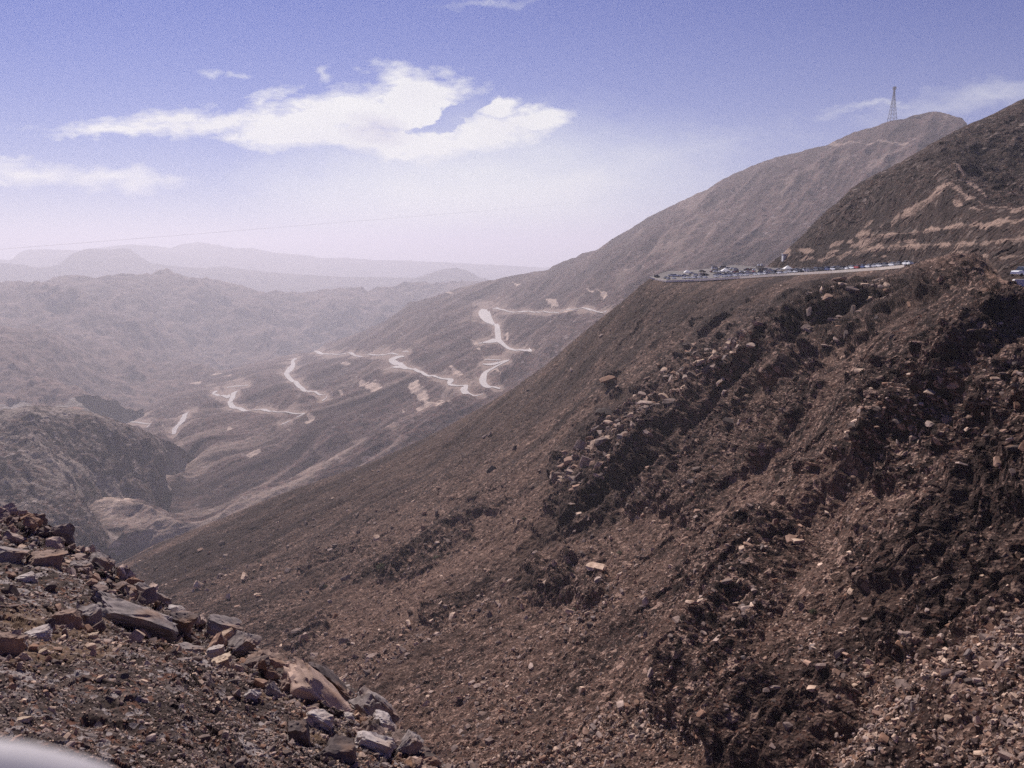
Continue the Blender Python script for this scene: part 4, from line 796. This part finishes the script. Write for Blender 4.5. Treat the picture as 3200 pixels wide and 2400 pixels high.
def make_car(shape, colour, rack=False):
    root = bpy.data.objects.new('parked_car', None); COL.objects.link(root)
    body, cab = SH[shape]; m = MB(); m.add(*hull(body, 6)); bo = m.build('body', paints[colour], root)
    # roof panel in body colour over a glass band
    m = MB(); m.add(*hull(cab, 6)); m.build('window_band', glass, root)
    zt = max(q[3] for q in cab); xs = [q[0] for q in cab if q[3] > zt - .1]; hw = cab[1][1] * .86
    m = MB(); m.box(((xs[0] + xs[-1]) / 2, 0, zt + .012), (xs[-1] - xs[0] + .12, hw * 2, .07)); m.build('roof', paints[colour], root)
    x1, x0 = body[-1][0], body[0][0]
    for sx in (x0 + .85, x1 - .85):
        for sy in (-1, 1):
            m = MB(); y = body[2][1] * sy; m.bar((sx, y - .2 * sy, .34), (sx, y + .02 * sy, .34), .34, 10); m.build('wheel', tyre, root)
    for sy in (-1, 1):
        m = MB(); m.box((x1 - .06, sy * .55, .68), (.1, .3, .14)); m.build('headlight', lampm, root)
    if rack:
        m = MB()
        for k in (-.7, .7): m.bar((-1.9, k, zt + .18), (.3, k, zt + .18), .04)
        for k in np.linspace(-1.9, .3, 5): m.bar((k, -.7, zt + .18), (k, .7, zt + .18), .035); m.bar((k, -.7, zt), (k, -.7, zt + .18), .03); m.bar((k, .7, zt), (k, .7, zt + .18), .03)
        m.build('roof_rack', paints['black'], root)
    return root
def copy_tree(o, parent=None):
    c = o.copy(); COL.objects.link(c); c.parent = parent
    for ch in kids[o.name]: copy_tree(ch, c)
    return c
kids = {}
ONES = 'zeroth first second third fourth fifth sixth seventh eighth ninth tenth eleventh twelfth thirteenth fourteenth fifteenth sixteenth seventeenth eighteenth nineteenth'.split()
def ordinal(n):
    if n < 20: return ONES[n]
    t = ['', '', 'twent', 'thirt', 'fort', 'fift'][n // 10]; return t + 'ieth' if n % 10 == 0 else t + 'y-' + ONES[n % 10]
protos = {}
def car_at(shape, colour, loc, rz, label, group='cars parked on the terrace', cat=None):
    key = (shape, colour)
    if key not in protos:
        o = make_car(shape, colour); protos[key] = o; kids[o.name] = list(o.children)
        for ch in o.children: kids[ch.name] = []
    else:
        src = protos[key]; o = src.copy(); COL.objects.link(o)
        for ch in kids[src.name]:
            q = ch.copy(); COL.objects.link(q); q.parent = o
    o.location = loc; o.rotation_euler = (0, 0, rz); return tag(o, label, cat or ('van' if shape == 'van' else 'car'), group)
bpy.context.view_layer.update()
rc = random.Random(5); cols = ['white'] * 14 + ['silver'] * 5 + ['grey'] * 3 + ['black'] * 3 + ['maroon', 'blue', 'beige', 'red']; shp = ['saloon'] * 5 + ['off-roader'] * 5 + ['hatchback'] * 3 + ['van']
for row, (w, s0, s1, st, nm, ang) in enumerate([(4.5, 5, LEN - 4, 5.3, 'front', 0), (15, 14, LEN - 20, 5.0, 'second', 50), (27, 24, LEN - 90, 4.2, 'third', 80), (38, 34, LEN * .5, 4.6, 'rearmost', 70)]):
    n = 0; s = s0
    while s < s1:
        if rc.random() > (.08 if row < 2 else .12):
            n += 1; c_, h_ = rc.choice(cols), rc.choice(shp); p = terrace(s, w * min(1, .35 + s / 60) + rc.uniform(-.5, .5)); d_ = edge_dir(s)
            rz = math.atan2(d_[1], d_[0]) + R(ang) + R(rc.uniform(-5, 5)) + (math.pi if rc.random() < .5 else 0)
            car_at(h_, c_, p, rz, f'{c_} {h_}, {ordinal(n)} from the left in the {nm} row on the terrace')
        s += st * rc.uniform(.85, 1.2)

# white off-roader at the right frame edge with the concrete block below it
rt = make_car('off-roader', 'white', rack=True); P0 = at(2207, 597, 192); rt.location = P0; rt.rotation_euler = (0, 0, R(205))
tag(rt, 'white off-roader with a roof rack cut by the right edge of the frame', 'car')
pad = MB(); q = at(2215, 611, 190); pad.box((q[0], q[1] + 6, q[2] - 3.2), (30, 20, 6), R(-20))
m = MB(); q = at(2199, 606, 187); m.box((q[0] + 2.2, q[1], q[2] - .6), (7, 1.2, 1.7), R(-8), taper=.8)
tag(m.build('concrete_block', plain('white_concrete', (.66, .62, .58), .8, noise=.1, scale=2), bevel=.05), 'pale concrete block in front of the off-roader at the right edge', 'barrier')
# cars on the winding road
for (x, y), c_, lb in ((Z4(1268, 603), 'white', 'white car at the sharp bend of the far road'), (Z4(944, 366), 'silver', 'silver car below the lay-by on the far road'), (Z4(985, 690), 'white', 'white van stopped on the short spur of the far road'), (Z4(470, 830), 'white', 'white car on the lower bends of the far road'), (Z4(850, 527), 'white', 'white car at the tip of the gravel spur')):
    p = D.surf(x, y)[0]; p[2] += 1.6; car_at('van' if 'van' in lb else 'saloon', c_, p, R(rc.uniform(0, 180)), lb, 'vehicles on the far road')

# ------------------------------------------------------------------ buildings on the terrace
cream = plain('cream_plaster', (.66, .58, .48), .85, noise=.1, scale=1); olive = plain('olive_plaster', (.50, .45, .34), .85, noise=.15, scale=1); whitep = plain('white_plaster', (.74, .72, .70), .8); canvas = plain('white_canvas', (.78, .75, .72), .7)
def lot_pt(vx, w):
    p = terrace(float(np.interp(vx, front[:, 0], cum)), w); p[2] -= .1; return p
def building(name, vx, vy, r, w, d_, h, rz, mat, label, nwin=3, cat='building', extra=None):
    p = lot_pt(vx, vy) if r else C_.surf(vx, vy)[0]; root = bpy.data.objects.new(name, None); COL.objects.link(root); root.location = p; root.rotation_euler = (0, 0, rz); tag(root, label, cat)
    m = MB(); m.box((0, 0, h / 2 - 1.5), (w, d_, h + 3)); m.build('wall', mat, root)
    m = MB(); m.box((0, 0, h + .14), (w + .7, d_ + .7, .28)); m.build('roof', mat if extra != 'dark_roof' else paints['grey'], root)
    for k in range(nwin):
        x = (k - (nwin - 1) / 2) * w / nwin
        m = MB(); m.box((x, -d_ / 2 - .02, h * .6), (w / nwin * .5, .08, h * .3)); m.build('window', glass, root)
    m = MB(); m.box((w / 2 + .02, 0, 1.0), (.08, 1.1, 2.0)); m.build('door', paints['grey'], root)
    return root
kz = building('lookout_kiosk', 1592, 17, 1, 3.6, 3.4, 4.6, R(10), olive, 'olive two storey kiosk standing above the parked cars', 2)
m = MB(); m.box((-1, 0, 5.8), (1, 1.2, 1)); m.box((1.1, 0, 5.9), (1.1, 1.2, 1.2)); m.build('water_tank', whitep, kz)
m = MB(); m.box((0, -.3, 5.1), (4.6, 4.2, .2)); m.build('canopy', paints['grey'], kz)
building('long_shed', 1655, 13, 1, 7.5, 3.5, 1.7, R(14), cream, 'long cream flat roofed building in the middle of the parked cars', 5)
building('white_hut', 1697, 556, None, 4.5, 3, 2.2, R(5), whitep, 'small white hut at the foot of the terraced hill', 2, 'hut')
building('shop_cabin', 1716, 9.5, 1, 3.8, 2.6, 1.9, R(15), whitep, 'white cabin with a projecting roof right of the long building', 3, 'cabin', 'dark_roof')
building('ticket_cabin', 1480, 14, 1, 3.2, 3, 2.4, R(12), cream, 'cream cabin among the cars near the left tip of the terrace', 2, 'cabin')
def tent(vx, vy, w, label):
    p = lot_pt(vx, vy); root = bpy.data.objects.new('canopy_tent', None); COL.objects.link(root); root.location = p; tag(root, label, 'tent', 'white canopy tents on the terrace')
    m = MB(); m.add([(-w, -w, 2.4), (w, -w, 2.4), (w, w, 2.4), (-w, w, 2.4), (0, 0, 4.3), (-w, -w, 2.0), (w, -w, 2.0), (w, w, 2.0), (-w, w, 2.0)], [(0, 1, 4), (1, 2, 4), (2, 3, 4), (3, 0, 4), (5, 6, 1, 0), (6, 7, 2, 1), (7, 8, 3, 2), (8, 5, 0, 3)]); m.build('tent_roof', canvas, root)
    for sx in (-1, 1):
        for sy in (-1, 1):
            m = MB(); m.bar((sx * w, sy * w, -1.5), (sx * w, sy * w, 2.2), .07); m.build('pole', paints['silver'], root)
tent(1508, 22, 2.6, 'white canopy tent behind the cars near the left end of the terrace'); tent(1625, 24, 2.4, 'white canopy tent just right of the olive kiosk'); tent(1446, 15, 2.2, 'white canopy tent closest to the left tip of the terrace')

# ------------------------------------------------------------------ lattice mast on the summit
def mast():
    base = D.surf(1927, 262)[0]; base[2] -= 6; root = bpy.data.objects.new('lattice_mast', None); COL.objects.link(root); root.location = base
    tag(root, 'tall steel lattice mast standing on the summit ridge', 'mast'); H = 96.0
    steel = plain('galvanised_steel', (.10, .10, .14), .6, .3); hw = lambda z: 9.4 * (1 - z / H) ** 1.25 + .9
    zs = [0, 13, 24, 34, 43.5, 52.5, 61, 69, 76.5, 83, 90, H]
    for sx, sy in ((-1, -1), (1, -1), (1, 1), (-1, 1)):
        m = MB()
        for z0, z1 in zip(zs[:-1], zs[1:]): m.bar((sx * hw(z0), sy * hw(z0), z0), (sx * hw(z1), sy * hw(z1), z1), .6, 6)
        m.build('leg', steel, root)
    cr = [(-1, -1), (1, -1), (1, 1), (-1, 1)]
    for q in range(4):
        (ax, ay), (bx, by) = cr[q], cr[(q + 1) % 4]; m = MB()
        for z0, z1 in zip(zs[:-1], zs[1:]):
            m.bar((ax * hw(z0), ay * hw(z0), z0), (bx * hw(z1), by * hw(z1), z1), .22, 4); m.bar((bx * hw(z0), by * hw(z0), z0), (ax * hw(z1), ay * hw(z1), z1), .22, 4)
            m.bar((ax * hw(z1), ay * hw(z1), z1), (bx * hw(z1), by * hw(z1), z1), .25, 4)
        m.build('brace', steel, root)
    m = MB(); m.box((0, 0, H - 1), (7.4, 7.4, 8.4)); m.build('top_platform', steel, root)
    m = MB(); m.bar((0, 0, H + 1), (0, 0, H + 5), .25); m.build('antenna', steel, root)
    for z, a_ in ((79, .3), (71, 2.0), (86, -1.2)):
        m = MB(); m.bar((math.cos(a_) * 2, math.sin(a_) * 2, z), (math.cos(a_) * 3.4, math.sin(a_) * 3.4, z), 1.1, 12); m.build('dish', steel, root)
mast()

# ------------------------------------------------------------------ zip line cable across the sky
p0 = at(-60, 543, 150); p1 = at(380, 509, 420); p2 = at(760, 476, 900); p3 = at(1525, 418, 1880)
m = MB(); pts = []
for i in range(49):
    t = i / 48; pts.append(Vector(((1 - t) ** 3 * p0 + 3 * (1 - t) ** 2 * t * (p0 * .3 + p1 * .7) + 3 * (1 - t) * t * t * (p2 * .7 + p1 * .3) + t ** 3 * p3)))
xs = np.linspace(-60, 1525, 60); ys = np.interp(xs, [-60, 380, 760, 1525], [543, 509, 476, 405]); ys = 543 + (xs + 60) * -.0805 - 5 * np.sin(np.pi * (xs + 60) / 1585) * -.3
dist = np.linspace(110, 1880, 60) ; dist = 1 / np.linspace(1 / 110, 1 / 1880, 60)
PP = at(xs, ys, dist)
for k in range(59): m.bar(PP[k], PP[k + 1], .010, 5)
tag(m.build('cable', plain('steel_cable', (.12, .11, .12), .5, .5)), 'thin steel cable rising across the sky above the far blue mountains', 'cable')

# ------------------------------------------------------------------ desert shrubs on the ravine slope
leafm = plain('dry_shrub_leaves', (.075, .075, .035), .9, noise=.3, scale=3); twig = plain('dry_twigs', (.10, .075, .055), .9)
def shrub(vx, vy, px, label, seed, green=False):
    rg = np.random.default_rng(seed); p = B.surf(vx, vy)[0]; rr = np.linalg.norm(p); R_ = px * S * rr / FPX / 2
    root = bpy.data.objects.new('desert_shrub', None); COL.objects.link(root); root.location = p; tag(root, label, 'shrub', 'low shrubs on the ravine slope')
    n = 260; d_ = rg.normal(size=(n, 3)); d_[:, 2] = np.abs(d_[:, 2]) * .8; d_ /= np.linalg.norm(d_, axis=1)[:, None]; c = d_ * (rg.uniform(.45, 1, (n, 1))) * R_ * np.array([1, 1, .8]); c[:, 2] += R_ * .15
    t1 = rg.normal(size=(n, 3)); t1 /= np.linalg.norm(t1, axis=1)[:, None]; t2 = np.cross(t1, d_); sz = R_ * .13
    V = np.stack([c - t1 * sz, c + t2 * sz * .6, c + t1 * sz, c - t2 * sz * .6], 1).reshape(-1, 3)
    link('foliage', np_mesh('foliage', V, np.arange(4 * n).reshape(-1, 4), smooth=False), leafm, root)
    m = MB()
    for k in range(9): e_ = d_[k] * R_ * .8; m.bar((0, 0, -.1 * R_), e_, R_ * .04, 5, R_ * .015)
    m.build('stem', twig, root)
for k, (x, y, px, lb) in enumerate([(950, 1218, 20, 'dark round shrub left of the small outcrop in mid slope'), (830, 1240, 26, 'widest dark shrub on the middle of the slope'), (895, 1222, 12, 'small shrub between the two darkest mid slope shrubs'), (1342, 1200, 16, 'shrub beside the pale rubble streak in mid slope'),
                                   (1140, 1130, 12, 'small shrub above the mid slope outcrop'), (700, 1260, 12, 'lonely small shrub on the left part of the slope'), (1970, 900, 16, 'yellowish shrub under the great dark rock face'), (1500, 1160, 13, 'small shrub just under the big broken outcrop'),
                                   (1250, 1330, 15, 'shrub on the rubble streak low in the ravine'), (560, 1215, 10, 'tiny shrub farthest to the left on the slope'), (1760, 1330, 18, 'shrub right of the lower outcrop'), (1010, 1090, 10, 'tiny shrub high under the skyline of the slope')]):
    shrub(x, y, px, lb, 900 + k)

# ------------------------------------------------------------------ white ledge right in front of the lens
pts_l = [(-120, 1578), (0, 1596), (60, 1604), (120, 1618), (180, 1634), (230, 1652), (270, 1680), (300, 1740), (320, 1800)]
V = []
for x, y in pts_l:
    p = at(x, y, .34); 
    for dy_, dz_ in ((0, 0), (-.012, -.001), (-.03, -.008), (-.05, -.02), (-.10, -.06), (-.10, -.16), (.0, -.16), (.008, -.012)): V.append((p[0], p[1] + dy_, p[2] + dz_))
n = len(pts_l); Fc = [(8 * k + j, 8 * k + (j + 1) % 8, 8 * k + 8 + (j + 1) % 8, 8 * k + 8 + j) for k in range(n - 1) for j in range(8)]
me = np_mesh('white_ledge', np.array(V), np.array(Fc)); tag(link('white_ledge', me, plain('white_gloss_paint', (.42, .39, .40), .6)), 'smooth white ledge, out of focus in the bottom left corner', 'ledge')

# ------------------------------------------------------------------ haze
HAZE = 1.05e-4
m = MB(); m.box((0, 31000, -403), (130000, 72000, 1996)); hz = m.build('haze', None)
hm = bpy.data.materials.new('haze_air'); hm.use_nodes = True; nt = hm.node_tree; nt.nodes.clear(); o_ = nt.nodes.new('ShaderNodeOutputMaterial'); pv = nt.nodes.new('ShaderNodeVolumePrincipled')
pv.inputs['Density'].default_value = HAZE; pv.inputs['Color'].default_value = (.89, .865, .945, 1); pv.inputs['Anisotropy'].default_value = .35
nt.links.new(pv.outputs[0], o_.inputs['Volume']); hm.cycles.homogeneous_volume = True; hz.data.materials.append(hm)
tag(hz, 'thin lavender haze filling the valley and the air before the far ranges', 'haze', kind='stuff')
